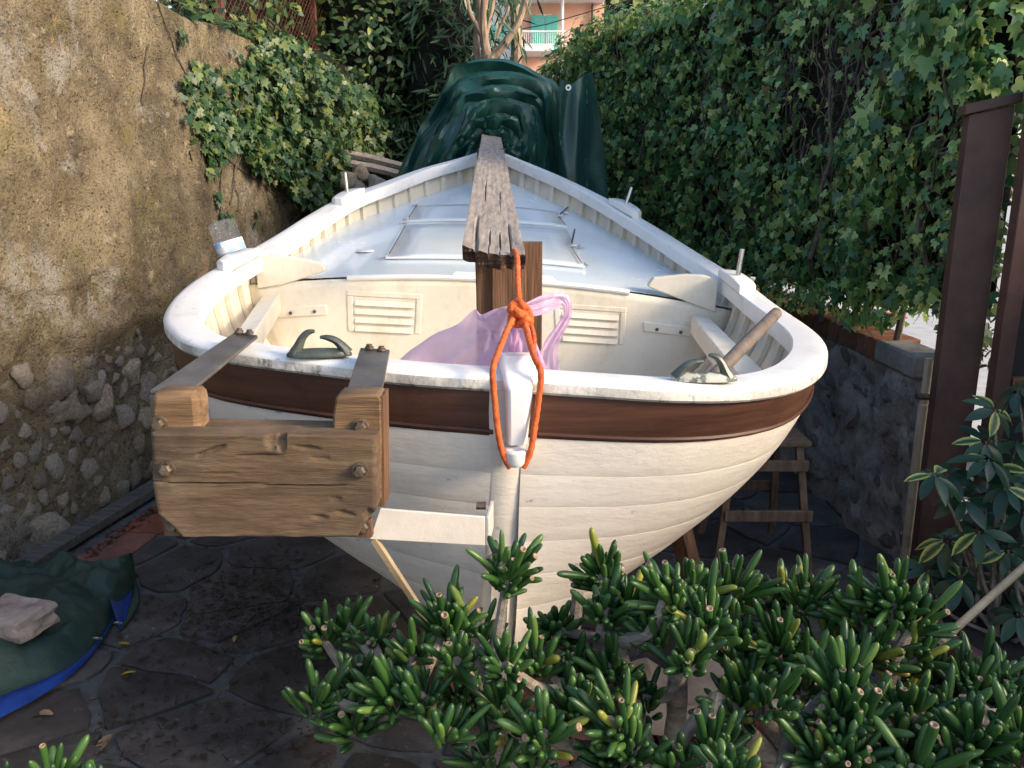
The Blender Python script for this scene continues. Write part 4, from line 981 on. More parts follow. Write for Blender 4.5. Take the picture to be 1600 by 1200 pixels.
# quarter knees where bulkhead meets the sides
def plate(pts, thick, name, m, par, bevel=.004):
    b = MB(); n = len(pts); k = Vector((0, thick, 0)); b.add([p for p in pts] + [p + k for p in pts], [tuple(range(n)), tuple(range(2 * n - 1, n - 1, -1))] + [(i + n, (i + 1) % n + n, (i + 1) % n, i) for i in range(n)], False)
    return b.build(name, m, par, bevel=bevel)
plate([bh(q, r, .03) for q, r in ((508, 419), (498, 410), (455, 402), (420, 398), (398, 402), (402, 452), (440, 446), (508, 424))], .05, 'knee', M['inside'], boat, .006)
plate([bh(q, r, .03) for q, r in ((1014, 444), (1022, 434), (1075, 429), (1105, 431), (1122, 438), (1118, 488), (1085, 476), (1014, 449))], .05, 'knee', M['inside'], boat)
for q in (((432, 481), (510, 476), (511, 492), (433, 497)), ((1006, 503), (1084, 512), (1083, 527), (1006, 518))):
    o = plate([bh(a, c, .03) for a, c in q], .03, 'batten', M['inside'], boat)
    for t in (.27, .75):
        A, B = bh(*q[0], .034), bh(*q[2], .034); c = A.lerp(B, t); c.z = lerp((bh(*q[0]).z + bh(*q[3]).z) / 2, (bh(*q[1]).z + bh(*q[2]).z) / 2, t)
        MB().lathe([(.008, -.004), (.008, .001), (.001, .002)], c, 8, Matrix.Rotation(math.pi / 2, 3, 'X')).build('screw', M['darkmetal'], o)
# louvred vents
for quad in (((543, 453), (661, 459), (657, 521), (545, 516)), ((866, 473), (978, 480), (974, 538), (868, 531))):
    A, B, C_, D_ = [bh(*q, .004) for q in quad]
    def bil(s, t, off=0): p = A.lerp(B, s).lerp(D_.lerp(C_, s), t); return p + Vector((0, -off, 0))
    fr = MB(); w = .075; h_ = .13
    for (s0, s1, t0, t1) in ((0, 1, 0, h_), (0, w, h_ + .002, 1), (1 - w, 1, h_ + .002, 1)):
        fr.hexa([bil(s0, t1, 0), bil(s1, t1, 0), bil(s1, t0, 0), bil(s0, t0, 0)], [bil(s0, t1, .02), bil(s1, t1, .02), bil(s1, t0, .02), bil(s0, t0, .02)])
    v = fr.build('vent', M['inside'], boat, bevel=.003)
    MB().hexa([bil(.08, 1, -.001), bil(.92, 1, -.001), bil(.92, .14, -.001), bil(.08, .14, -.001)], [bil(.08, 1, .002), bil(.92, 1, .002), bil(.92, .14, .002), bil(.08, .14, .002)]).build('backing', M['darkmetal'], v)
    for k in range(4):
        t0 = .16 + k * .213; t1 = t0 + .195
        MB().hexa([bil(.10, t1, .018), bil(.90, t1, .018), bil(.90, t0, .004), bil(.10, t0, .004)], [bil(.10, t1, .027), bil(.90, t1, .027), bil(.90, t0, .011), bil(.10, t0, .011)]).build('slat', M['inside'], v, bevel=.002)
# recessed looking door panel in the middle
pts = [bh(706, 428, .002), bh(712, 424, .002), bh(862, 432, .002), bh(868, 437, .002), bh(868, 575, .002), bh(706, 570, .002)]
plate(pts, .012, 'door_panel', M['white'], boat)
# hatch covers on the deck: two panels with raised edges, hinges and latches
def on_deck(px, py):
    d = ray(px, py); t = 2.5
    while t < 8:
        p = CAM + d * t
        if p.y > YB - .05:
            l, r = rim_at(-1, p.y), rim_at(1, p.y); s = (p.x - (l.x + .022)) / ((r.x - .022) - (l.x + .022)) * 2 - 1
            if p.z < deckp(p.y, s).z: return p
        t += .004
    return p
def deckquad(q, th, name, m, par, n=8):
    A, B, C_, D_ = [on_deck(*a) for a in q]; rows = []
    for t in np.linspace(0, 1, n):
        row = []
        for s in np.linspace(0, 1, n):
            p = A.lerp(B, s).lerp(D_.lerp(C_, s), t); l, r = rim_at(-1, p.y), rim_at(1, p.y); ss = (p.x - l.x - .022) / (r.x - l.x - .044) * 2 - 1
            row.append(deckp(p.y, ss, th))
        rows.append(row)
    b = MB(); b.grid(rows[::-1]); return b.build(name, m, par, solid=.0012, soff=-1)
near = [(603, 406), (914, 420), (886, 360), (634, 352)]
far = [(636, 346), (884, 354), (872, 332), (652, 322)]
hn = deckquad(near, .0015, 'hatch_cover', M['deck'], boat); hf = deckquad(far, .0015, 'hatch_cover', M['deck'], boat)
def strip(pa, pb, r, name, m, par):
    A, B = on_deck(*pa), on_deck(*pb); pts = []
    for t in np.linspace(0, 1, 12):
        p = A.lerp(B, t); l, rr = rim_at(-1, p.y), rim_at(1, p.y); ss = (p.x - l.x - .022) / (rr.x - l.x - .044) * 2 - 1; pts.append(deckp(p.y, ss, .012))
    b = MB(); b.tube(pts, r, 6); return b.build(name, m, par)
strip((603, 407), (914, 421), .006, 'hatch_lip', M['white'], hn); strip((634, 349), (886, 358), .0055, 'hatch_lip', M['white'], hf)
strip((606, 404), (633, 356), .0022, 'seam', M['darkmetal'], hn); strip((637, 346), (651, 324), .0022, 'seam', M['darkmetal'], hf)
strip((893, 390), (909, 415), .002, 'seam', M['darkmetal'], hn); strip((874, 342), (884, 355), .002, 'seam', M['darkmetal'], hf)
for (x, y, dx, par) in [(606, 405, -10, hn), (634, 352, -10, hn), (637, 346, -8, hf), (651, 324, -7, hf), (892, 388, 14, hn), (905, 390, 8, hn), (872, 341, 8, hf), (881, 336, 7, hf), (914, 419, 4, hn)]:
    A, B = on_deck(x, y), on_deck(x + dx, y + 1); b = MB(); b.tube([A + Vector((0, 0, .014)), B + Vector((0, 0, .014))], .007, 6); b.tube([A + Vector((0, 0, .006)), A + Vector((0, 0, .028))], .006, 6); b.build('hinge', M['inox'], par)
for (x0_, y0_, x1_, y1_, par) in [(893, 386, 898, 364, hn), (876, 339, 887, 329, hf)]:
    A, B = on_deck(x0_, y0_), on_deck(x1_, y1_); MB().tube([A + Vector((0, 0, .02)), B + Vector((0, 0, .02))], .005, 6).build('latch_bar', M['darkmetal'], par)
c = on_deck(570, 393)
MB().lathe([(.045, 0), (.045, .008), (.035, .012), (.001, .012)], c, 20).build('deck_plate', M['white'], boat)
# oarlock pads and thole pins outside the rail
def pad(px, py, L, pin=None, sd=1):
    d = ray(px, py); t = 1.5
    while (CAM + d * t).z > sheer((CAM + d * t).x, (CAM + d * t).y) + .02: t += .002
    c = CAM + d * t; a = rim[sd]; i = int(np.argmin(((a - np.array(c)) ** 2).sum(1))); T = Vector(a[min(i + 2, NU - 1)] - a[max(i - 2, 0)]).normalized()
    W_ = Vector((T.y, -T.x, 0)).normalized() * (1 if sd > 0 else 1); W_ = W_ if W_.x * sd > 0 else -W_
    b = MB(); rows = []
    for q in np.linspace(-1, 1, 15):
        e = math.sqrt(max(0.0, 1 - q ** 4)); o_ = c + T * q * L / 2; w = .052 * e; hh = .028 * (1 - .35 * q * q)
        rows.append([o_ - W_ * .04 + Vector((0, 0, -.012)), o_ - W_ * .04 + Vector((0, 0, hh)), o_ + W_ * w * .6 + Vector((0, 0, hh)), o_ + W_ * w + Vector((0, 0, hh - .012)), o_ + W_ * w + Vector((0, 0, -.05))])
    b.grid(rows, smooth=False); b.add(rows[0], [(0, 1, 2, 3, 4)], False); b.add(rows[-1], [(4, 3, 2, 1, 0)], False)
    o = b.build('oarlock_pad', M['white'], boat, bevel=.004)
    if pin: MB().tube([c + Vector((0, 0, .02)), P(*pin, c.y + .01)], .0105, 10).build('thole_pin', M['inox'], o)
    return c
pad(1152, 440, .30, (1160, 389), 1); cb = pad(371, 405, .30, None, -1)
pad(978, 325, .26, (987, 293), 1); pad(543, 307, .26, (539, 270), -1)
# side shelves running aft from the bulkhead
for (a0, a1, c0, c1, nm) in (((409, 462), (438, 458), (340, 560), (372, 560), 'L'), ((1079, 491), (1107, 494), (1165, 600), (1215, 600), 'R')):
    Ya, Yc = YB - .03, 2.45
    tA, tB = P(*a0, Ya), P(*a1, Ya); tC, tD = P(*c1, Yc), P(*c0, Yc)
    dn = Vector((0, 0, -.085)); b = MB(); b.hexa([tA + dn, tB + dn, tC + dn, tD + dn], [tA, tB, tC, tD]); b.build('side_shelf', M['inside'], boat, bevel=.006)
# cockpit sole
rows = []
for Y in np.linspace(2.35, YB - .03, 10):
    l, r = -.30 - .14 * sstep(2.1, 3, Y), .30 + .10 * sstep(2.1, 3, Y); rows.append([Vector((lerp(l, r, t), Y, .865)) for t in (0, .25, .5, .75, 1)])
b = MB(); b.grid(rows); b.build('cockpit_sole', M['inside'], boat)
# bow bitt
bt = PZ(768, 262, 1) ; b = MB(); p0 = deckp(5.35, .0, -.02); b.box((xc(5.35) - .01, 5.35, (p0.z + 2.12) / 2), (.17, .10, 2.12 - p0.z)); b.build('bow_bitt', M['band'], boat, bevel=.008)
# ---- outboard motor bracket on the port quarter
zS = 1.512
mb = MB()
def bx(b, xa, xb, ya, yb, za, zb): b.box(((xa + xb) / 2, (ya + yb) / 2, (za + zb) / 2), (xb - xa, yb - ya, zb - za))
Y0 = 1.60
def bp(px, py, Y=Y0): return P(px, py, Y)
def prism(q, Y, th, name, m, par, bevel=.005):
    pts = [P(a, c, Y) for a, c in q]; return plate(pts, th, name, m, par, bevel)
def gouge(x, y):
    d = .0022 * noise.noise(Vector((x * .010, y * .06, 3))) + .0012 * noise.noise(Vector((x * .03, y * .3, 7)))
    for (gx_, gy_, wx, wy, dp, sl_) in ((425, 684, 12, 20, .010, 0), (440, 686, 9, 22, .013, 0), (330, 704, 26, 4, .008, -.35), (405, 712, 40, 3, .006, 0), (480, 700, 22, 4, .006, .1), (345, 740, 36, 2.2, .004, 0), (500, 716, 18, 3, .005, 0), (540, 802, 18, 4, .006, .2), (500, 808, 14, 4, .006, .1), (525, 780, 10, 4, .005, 0), (578, 806, 8, 12, .008, .3)):
        e = ((x - gx_) / wx) ** 2 + ((y - gy_ - sl_ * (x - gx_)) / wy) ** 2
        if e < 1: d += dp * (1 - e) ** .6
    cr = abs(y - (757 + .02 * (x - 400) + 3 * noise.noise(Vector((x * .02, 0, 0)))))
    d += .009 * max(0, 1 - cr / 1.7) * (1 - sstep(520, 560, x)); return d
rows = []
for i in range(66):
    t = i / 65; row = []
    for j in range(110):
        q = j / 109; xl_ = np.interp(t, [0, .5, .78, .86, 1], [235, 238, 246, 262, 285]); xr_ = np.interp(t, [0, .72, .80, .9, 1], [588, 588, 578, 566, 558])
        xl_ += 1.5 * noise.noise(Vector((t * 14, 1, 0))); xr_ += 1.5 * noise.noise(Vector((t * 14, 9, 0)))
        yt = lerp(678, 681, q) + 2 * noise.noise(Vector((q * 9, 3, 0))); yb = 840 + 1.5 * noise.noise(Vector((q * 7, 5, 0))); x = lerp(xl_, xr_, q); y = lerp(yt, yb, t)
        p = P(x, y, Y0 - .025); ed = min(q, 1 - q, t * 2, (1 - t) * 2); p.y += gouge(x, y) + .004 * max(0, 1 - ed / .012); row.append(p)
    rows.append(row)
b = MB(); b.grid(rows); k_ = Vector((0, .05, 0)); back = [[p + k_ for p in rw_] for rw_ in (rows[0], rows[-1])]
b.grid([back[0], rows[0]], smooth=False); b.grid([rows[-1], back[1]], smooth=False); b.grid([[rw_[0] + k_ for rw_ in rows], [rw_[0] for rw_ in rows]][::-1], smooth=False); b.grid([[rw_[-1] for rw_ in rows], [rw_[-1] + k_ for rw_ in rows]][::-1], smooth=False)
br = b.build('motor_bracket', M['wood'], boat, sharp=50)
br['label'] = 'weathered timber motor board bolted to steel straps'
def rotated_block(q, Y, th, top):
    pts = [P(a, c, Y) for a, c in q]; return pts
for q in ([(233, 680), (233, 640), (237, 618), (243, 613), (300, 613), (308, 619), (312, 676), (312, 700), (233, 700)], [(519, 690), (520, 648), (524, 622), (530, 617), (590, 617), (596, 622), (597, 690), (597, 780), (519, 780)]):
    prism(q, Y0 + .028, .07, 'cleat_block', M['woodtop'], br, .012)
prism([(311, 664), (520, 668), (520, 760), (311, 760)], Y0 + .06, .055, 'rear_board', M['wood'], br, .004)
prism([(313, 640), (322, 640), (330, 700), (318, 700)], Y0 + .135, .02, 'blue_packing', M['blue'], br, .002)
# notch plates with bolts at the lower corners
for q, bc in (([(252, 806), (282, 812), (282, 838), (256, 838)], (271, 820)), ([(558, 816), (580, 812), (582, 840), (556, 840)], (567, 822))):
    prism(q, Y0 + .002, .02, 'corner_plate', M['propwood'], br, .002)
def bolt(px, py, Y, par, r=.013):
    c = P(px, py, Y); RX = Matrix.Rotation(math.pi / 2, 3, 'X'); b = MB()
    b.lathe([(.001, -.003), (r * 1.35, -.003), (r * 1.35, .003), (r, .0035)], c, 18, RX)
    b2 = MB(); b.lathe([(r * .98, .003), (r * .98, .012), (r * .8, .015), (.001, .0155)], c, 6, RX); b.build('bolt', M['bolt'], par)
for (px, py, Y) in ((249, 662, Y0 + .025), (261, 733, Y0 - .028), (564, 666, Y0 + .025), (563, 735, Y0 - .028), (271, 820, Y0), (567, 822, Y0)): bolt(px, py, Y, br, .0125)
# steel straps from rail to bracket
def strapq(a0, a1, b0, b1, par):
    A0, A1 = P(*a0[:2], a0[2]), P(*a1[:2], a1[2]); B0, B1 = P(*b0[:2], b0[2]), P(*b1[:2], b1[2]); k = Vector((0, 0, -.008))
    b = MB(); b.hexa([B0 + k, B1 + k, A1 + k, A0 + k], [B0, B1, A1, A0])
    b.hexa([B0 + Vector((0, -.004, -.07)), B1 + Vector((0, -.004, -.07)), B1 + Vector((0, .004, -.07)), B0 + Vector((0, .004, -.07))], [B0 + Vector((0, -.0035, -.009)), B1 + Vector((0, -.0035, -.009)), B1 + Vector((0, .0045, -.009)), B0 + Vector((0, .0045, -.009))])
    return b.build('strap', M['steel'], par, bevel=.002)
YL, YR = 2.13, 1.99
strapq((369, 517, YL + .02), (403, 524, YL + .02), (233, 610, Y0 + .075), (299, 609, Y0 + .075), br)
strapq((563, 543, YR + .05), (609, 546, YR + .05), (539, 617, Y0 + .075), (596, 617, Y0 + .075), br)
prism([(590, 620), (599, 620), (601, 792), (590, 792)], Y0 + .03, .075, 'side_strap', M['propwood'], br, .001)
for (px, py, Y) in ((374, 519, YL + .0), (390, 521, YL), (596, 547, YR + .03), (577, 544, YR + .03)):
    MB().lathe([(.011, -.004), (.011, .001), (.0075, .002), (.0075, .007), (.001, .008)], P(px, py, Y) + Vector((0, 0, .003)), 10).build('bolt', M['bolt'], br)
# white painted lower brace with its bent end, and the thin diagonal strut
b = MB()
A, B, C_, D_ = P(594, 795, Y0 + .02), P(758, 808, Y0 + .13), P(758, 853, Y0 + .13), P(577, 843, Y0 + .02); k = Vector((0, .008, 0))
b.hexa([D_, C_, B, A], [D_ + k, C_ + k, B + k, A + k]); E_, G_ = B + Vector((.008, .10, .0)), C_ + Vector((.008, .10, .0)); k2 = Vector((.009, 0, 0))
b.hexa([C_ + Vector((.001, .001, 0)), G_, E_, B + Vector((.001, .001, 0))], [C_ + k2, G_ + k2, E_ + k2, B + k2]); b.build('lower_brace', M['dullwhite'], br, bevel=.002)
MB().lathe([(.010, -.01), (.010, .012), (.001, .012)], P(751, 790, Y0 + .19), 8, Matrix.Rotation(math.pi / 2, 3, 'Y')).build('bolt', M['bolt'], br)
A, B = P(579, 846, Y0 + .02), P(700, 1030, 1.93)
b = MB(); kx = Vector((.011, 0, .004)); ky = Vector((0, .02, 0)); b.hexa([A, A + kx, A + kx + ky, A + ky], [B, B + kx, B + kx + ky, B + ky]); b.build('strut', M['bamboo'], br)
# chocks under the keel
for (Y, lab) in ((2.75, 'stack of reddish timber chocks under the stern end of the keel'), (4.6, 'stack of reddish timber chocks under the bow end of the keel')):
    t = thing('keel_chock', lab, 'support block', (xc(Y) - .05, Y, 0)); zt = .52 + .16 * (Y - 1.9) / 3.2 - .10; n = 4
    for i in range(n): MB().box((xc(Y) - .05, Y, zt * (i + .5) / n), (.5 if i % 2 == 0 else .3, .24 if i % 2 == 0 else .3, zt / n - .003)).build('block', M['brick'], t, bevel=.006)
for (x0_, x1_, Y, lab) in ((.82, .60, 3.0, 'leaning brown timber prop under the right side of the hull'),):
    b = MB(); b.tube([(x0_, Y, 0), (x1_, Y, .80)], .045, 4); o = b.build('hull_prop', M['propwood']); tag(o, lab, 'prop')

# ================================================================== THINGS ON AND AROUND THE BOAT
# ridge plank
yn, yf = 2.34, 6.35
A, B = P(722, 383, yn), P(821, 398, yn); C_, D_ = P(779, 211, yf), P(754, 206, yf)
C_ = D_ + (C_ - D_).normalized() * .135
b = MB(); nL, nW = 40, 14; thk = .042; rowsT, rowsB = [], []
up = Vector((0, 0, 1))
cracks = [(.20, .05, .018, .14), (.42, .03, .006, .08), (.58, .04, .006, .06), (.78, .06, .010, .10), (.33, .30, .003, .12), (.66, .26, .003, .10)]
def crack(s, t):
    d = 0
    for (cs, ct, w, L) in cracks:
        if t < ct + L / 2 and t > ct - .14:
            x = abs(s - cs - .05 * noise.noise(Vector((t * 9, cs * 9, 0))) - (t - ct) * .12)
            if x < w * 2.2: d = max(d, (1 - x / (w * 2.2)) * (1 - abs(t - ct) / L))
    return d
nW = 46
tl = list(np.linspace(0, .12, 22)) + list(np.linspace(.13, 1, 34))
for t in tl:
    rt, rb = [], []
    for j in range(nW + 1):
        s = j / nW; p = A.lerp(B, s).lerp(D_.lerp(C_, s), t)
        rag = (.014 * noise.noise(Vector((s * 9, 0, 4))) - .012 * math.sin(math.pi * s)) * max(0, 1 - t * 25)
        p = p + Vector((0, rag, 0)); sag = -.010 * math.sin(math.pi * s) * max(0, 1 - t * 6)
        rt.append(p + up * (sag - .020 * crack(s, t) + .002 * noise.noise(Vector((s * 12, t * 6, 0)))))
        th = thk * (1 + .15 * noise.noise(Vector((s * 8, 3, 0)))); rb.append(p + up * (sag - th) + Vector((0, .02 * max(0, 1 - t * 30) + .01 * noise.noise(Vector((s * 14, 9, 0))), 0)))
    rowsT.append(rt); rowsB.append(rb)
b.grid(rowsT); b.grid([r[::-1] for r in rowsB]); b.grid([[r[0] for r in rowsB], [r[0] for r in rowsT]]); b.grid([[r[-1] for r in rowsT], [r[-1] for r in rowsB]])
b.cur = 1
mid = [(p + q) / 2 + Vector((0, .006 + .008 * noise.noise(Vector((i * .9, 0, 0))), .0)) for i, (p, q) in enumerate(zip(rowsT[0], rowsB[0]))]
b.grid([rowsT[0], mid, rowsB[0]], smooth=False); b.grid([rowsB[-1], rowsT[-1]]); 
tag(b.build('ridge_plank', [M['greywood'], M['endgrain']]), 'long cracked grey plank lying from the prop post to the bow', 'plank')
# prop post of two boards standing in the cockpit
pp = thing('prop_post', 'brown post of two rough boards standing in the cockpit under the plank', 'post', (.02, 2.62, .86))
def stick(x0_, x1_, pyt, Y, th, name, par):
    a, c = P(x0_, pyt, Y), P(x1_, pyt, Y); zb = .865; b = MB(); nz = 14; rows = []
    for i in range(nz):
        t = i / (nz - 1); z = lerp(zb, a.z, t); w = .003 * noise.noise(Vector((z * 5, x0_, 0)))
        rows.append([Vector((a.x + w, Y, z)), Vector((c.x + w, Y, z)), Vector((c.x + w, Y + th, z)), Vector((a.x + w, Y + th, z))])
    b.grid(rows, closed=True, smooth=False); b.add(rows[-1], [(0, 1, 2, 3)], False); b.add(rows[0], [(3, 2, 1, 0)], False); return b.build(name, M['propwood'], par, bevel=.004)
stick(743, 822, 398, 2.60, .05, 'board', pp); stick(812, 848, 379, 2.655, .06, 'board', pp)
stick(768, 818, 400, 2.585, .012, 'batten', pp)
# orange rope: from the plank, knot, loop round the rudder fitting
rp = thing('orange_rope', 'orange rope knotted below the plank and looped round the white stern fitting', 'rope', P(808, 490, 2.1))
def rope(pts, r=.0072, n=40, name='strand', par=None):
    n *= 4; q = smoothpts([tuple(p) for p in pts], n); b = MB(); rr = [r * (1 + .05 * noise.noise(Vector((i * .1, 0, 0)))) for i in range(n)]
    b.tube(q, rr, 12, twist=.42); return b.build(name, M['rope'], par)
Yk = 2.13
rope([P(804, 392, 2.36), P(808, 402, 2.30), P(809, 435, 2.22), P(811, 470, Yk)], .0075, 20, 'strand', rp)
rope([P(806, 490, Yk), P(795, 510, 2.06), P(778, 552, 1.96), P(770, 580, Yf - .03), P(773, 625, Yf - .035), P(779, 680, Yf - .05), P(787, 712, Yf - .06), P(797, 731, Yf - .06)], .0075, 40, 'strand', rp)
rope([P(817, 492, Yk), P(825, 525, 2.04), P(834, 556, 1.95), P(845, 582, Yf - .03), P(842, 620, Yf - .035), P(835, 670, Yf - .05), P(829, 705, Yf - .06), P(818, 731, Yf - .06)], .0075, 40, 'strand', rp)
rope([P(826, 495, Yk + .01), P(834, 525, 2.07), P(834, 552, 1.97), P(838, 568, 1.93)], .006, 20, 'strand', rp)
b = MB(); kc = P(811, 488, Yk - .01)
def knot(c, R_, axis, ph, r=.0095):
    q = []
    for i in range(76):
        a = 2 * math.pi * i / 75; u_ = Vector((math.cos(a) * R_, .012 * math.sin(3 * a + ph), math.sin(a) * R_ * .8)); q.append(c + axis @ u_)
    b.tube(q, r, 12, twist=.42)
knot(kc + Vector((0, -.006, .008)), .020, Matrix.Rotation(.6, 3, 'Y'), 0); knot(kc + Vector((.006, -.002, -.012)), .024, Matrix.Rotation(-.9, 3, 'X') @ Matrix.Rotation(.3, 3, 'Y'), 1)
knot(kc + Vector((-.006, 0, .010)), .018, Matrix.Rotation(1.2, 3, 'X') @ Matrix.Rotation(.8, 3, 'Z'), 2); knot(kc + Vector((0, -.010, -.016)), .022, Matrix.Rotation(.25, 3, 'X'), .5, .0085)
b.tube(smoothpts([kc + Vector((-.022, -.01, .022)), kc + Vector((0, -.022, .004)), kc + Vector((.022, -.016, -.012)), kc + Vector((.012, -.004, -.03))], 12), .0095, 8)
b.build('knot', M['rope'], rp)
b = MB(); c = P(761, 200, yf + .02)
b.tube([c + Vector((-.03, 0, -.02)), c + Vector((-.01, -.01, .035)), c + Vector((.02, 0, .02)), c + Vector((.03, .0, -.03))], .013, 8); b.tube([c + Vector((-.015, -.02, .03)), c + Vector((.012, -.03, .0)), c + Vector((.018, -.02, -.05))], .011, 8)
tag(b.build('rope_end', M['rope']), 'short orange rope lashing at the far end of the plank', 'rope')
# pink bag hanging behind the stern rail
bg = thing('plastic_bag', 'thin pink plastic carrier bag tied into the orange knot', 'bag', P(760, 560, 2.2))
kn = P(800, 484, 2.16); rows = []
topL = [P(800, 478, 2.17), P(780, 482, 2.2), P(752, 492, 2.24), P(742, 484, 2.26), P(715, 505, 2.30), P(680, 525, 2.32), P(640, 548, 2.33), P(622, 565, 2.33)]
botL = [P(815, 500, 2.15), P(812, 600, 2.2), P(780, 640, 2.2), P(750, 650, 2.2), P(715, 650, 2.2), P(680, 650, 2.22), P(640, 650, 2.25), P(600, 650, 2.25)]
tp = smoothpts([tuple(p) for p in topL], 44); bt_ = smoothpts([tuple(p) for p in botL], 44)
for i in range(24):
    t = i / 23; row = []
    for j in range(44):
        p = Vector(tp[j]).lerp(Vector(bt_[j]), t); s = j / 43
        a = math.atan2(t, s + .05); fold = .012 * (1 - 2 * abs(noise.noise(Vector((a * 9, (s + t) * 1.5, 2))))) + .006 * (1 - 2 * abs(noise.noise(Vector((a * 26, (s + t) * 2.5, 8))))) + .014 * math.sin(a * 17 + 2 * noise.noise(Vector((s * 3, t * 3, 0)))) * (s + t * .6) + .03 * noise.noise(Vector((s * 5, t * 4, 2)))
        p += Vector((0, -fold * .9 - .06 * math.sin(math.pi * min(1, t * 1.1)) * s, fold * .35)); row.append(p)
    rows.append(row)
b = MB(); b.grid(rows); b.build('bag_body', M['bag'], bg, sharp=0)
# right panel of the bag and the loop handle
rows = []
for i in range(20):
    t = i / 19; row = []
    for j in range(22):
        s = j / 21; p = P(lerp(806, 824, s), 500, 2.15).lerp(P(lerp(770, 872, s), 620, 2.19), t); f = .010 * math.sin(s * 26 + 3 * noise.noise(Vector((s * 4, t * 2, 7)))) * t; row.append(p + Vector((0, f + .015 * noise.noise(Vector((s * 6, t * 5, 0))), 0)))
    rows.append(row)
b = MB(); b.grid(rows); b.build('bag_side', M['bag'], bg, sharp=0)
hp_ = smoothpts([tuple(P(x, y, Y)) for x, y, Y in ((818, 486, 2.14), (840, 478, 2.16), (865, 470, 2.19), (880, 468, 2.21), (886, 476, 2.21), (886, 492, 2.2), (876, 512, 2.19), (862, 535, 2.18), (856, 560, 2.18), (856, 600, 2.18))], 40)
wd = np.interp(np.linspace(0, 1, 40), [0, .15, .3, .42, .5, .6, .75, 1], [.018, .024, .022, .010, .012, .014, .022, .045])
rows = []
for j in range(9):
    s = j / 8 - .5; row = []
    for i in range(40):
        p = Vector(hp_[i]); t = Vector(hp_[min(i + 1, 39)]) - Vector(hp_[max(i - 1, 0)]); n = Vector((-t.z, 0, t.x)).normalized(); row.append(p + n * s * 2 * wd[i] + Vector((0, -.006 * math.cos(s * 14 + i * .2) - .02 * abs(s), 0)))
    rows.append(row)
b = MB(); b.grid(rows); b.build('handle', M['bag'], bg)
# pole leaning in the cockpit
A, B = P(1213, 489, 2.78), P(1098, 606, 2.22)
b = MB(); b.tube([A, A.lerp(B, .04), A.lerp(B, .5), B], [.0195, .0205, .0205, .020], 14)
tag(b.build('wooden_pole', M['oar']), 'grey-brown round wooden pole leaning on the right rail of the cockpit', 'pole')
# upturned bottle over the left thole pin
bo = thing('plastic_bottle', 'clear plastic water bottle standing upside down on the left rail', 'bottle', cb)
ax_ = (P(346, 342, cb.y) - P(368, 400, cb.y)); hgt = ax_.length * 1.0; zaxis = ax_.normalized(); xq = Vector((0, 1, 0)).cross(zaxis).normalized(); yq = zaxis.cross(xq); m3 = Matrix((xq, yq, zaxis)).transposed()
base = P(366, 402, cb.y + .03); Rb = .060
k = hgt / .30
k = hgt
prof = [(.012, -.25 * k), (.016, -.16 * k), (.02, -.13 * k), (.036, -.06 * k), (Rb, .0), (Rb, .10 * k), (Rb * .975, .12 * k), (Rb, .14 * k), (Rb, .52 * k), (Rb * .94, .55 * k), (Rb, .58 * k), (Rb, .64 * k), (Rb * .94, .67 * k), (Rb, .70 * k), (Rb, .76 * k), (Rb * .95, .79 * k), (Rb, .82 * k), (Rb * .99, .90 * k), (Rb * .88, .97 * k), (Rb * .62, 1.0 * k), (Rb * .3, .95 * k), (.001, .93 * k)]
b = MB(); b.lathe(prof, base, 24, m3); b.build('bottle_body', M['bottle'], bo)
b = MB(); b.lathe([(Rb * 1.006, .14 * k), (Rb * 1.012, .15 * k), (Rb * 1.012, .44 * k), (Rb * 1.006, .45 * k)], base, 28, m3)
for i in range(len(b.f)):   # wavy blue band on the label
    pass
lb = b.build('label_wrap', M['label'], bo)
b = MB(); rows = []
for a in np.linspace(0, 2 * math.pi, 49):
    w = .24 + .09 * math.sin(a * 2 + 2.2); rows.append([base + m3 @ Vector((Rb * 1.02 * math.cos(a), Rb * 1.02 * math.sin(a), z * k)) for z in (.145, w)])
b.grid(rows); b.build('label_wave', M['labelblue'], lb)
b = MB()
for i, (a0, hh) in enumerate(((-2.55, .20), (-2.38, .13), (-2.24, .13), (-2.10, .13), (-1.96, .13), (-1.82, .13))):   # the blurred lettering strokes of the label
    q = [base + m3 @ Vector((Rb * 1.03 * math.cos(a0), Rb * 1.03 * math.sin(a0), z * k)) for z in (.46, .46 - hh)]; b.tube(q, .0024, 5)
for i in (0, 2, 4):
    a0 = (-2.38, 0, -2.10, 0, -1.82)[i] if i else -2.55
    q = [base + m3 @ Vector((Rb * 1.03 * math.cos(a0 + .14 * t), Rb * 1.03 * math.sin(a0 + .14 * t), (.46 if i else .30) * k)) for t in (0, .5, 1)]; b.tube(q, .0024, 5)
b.build('label_lettering', M['labelblue'], lb)

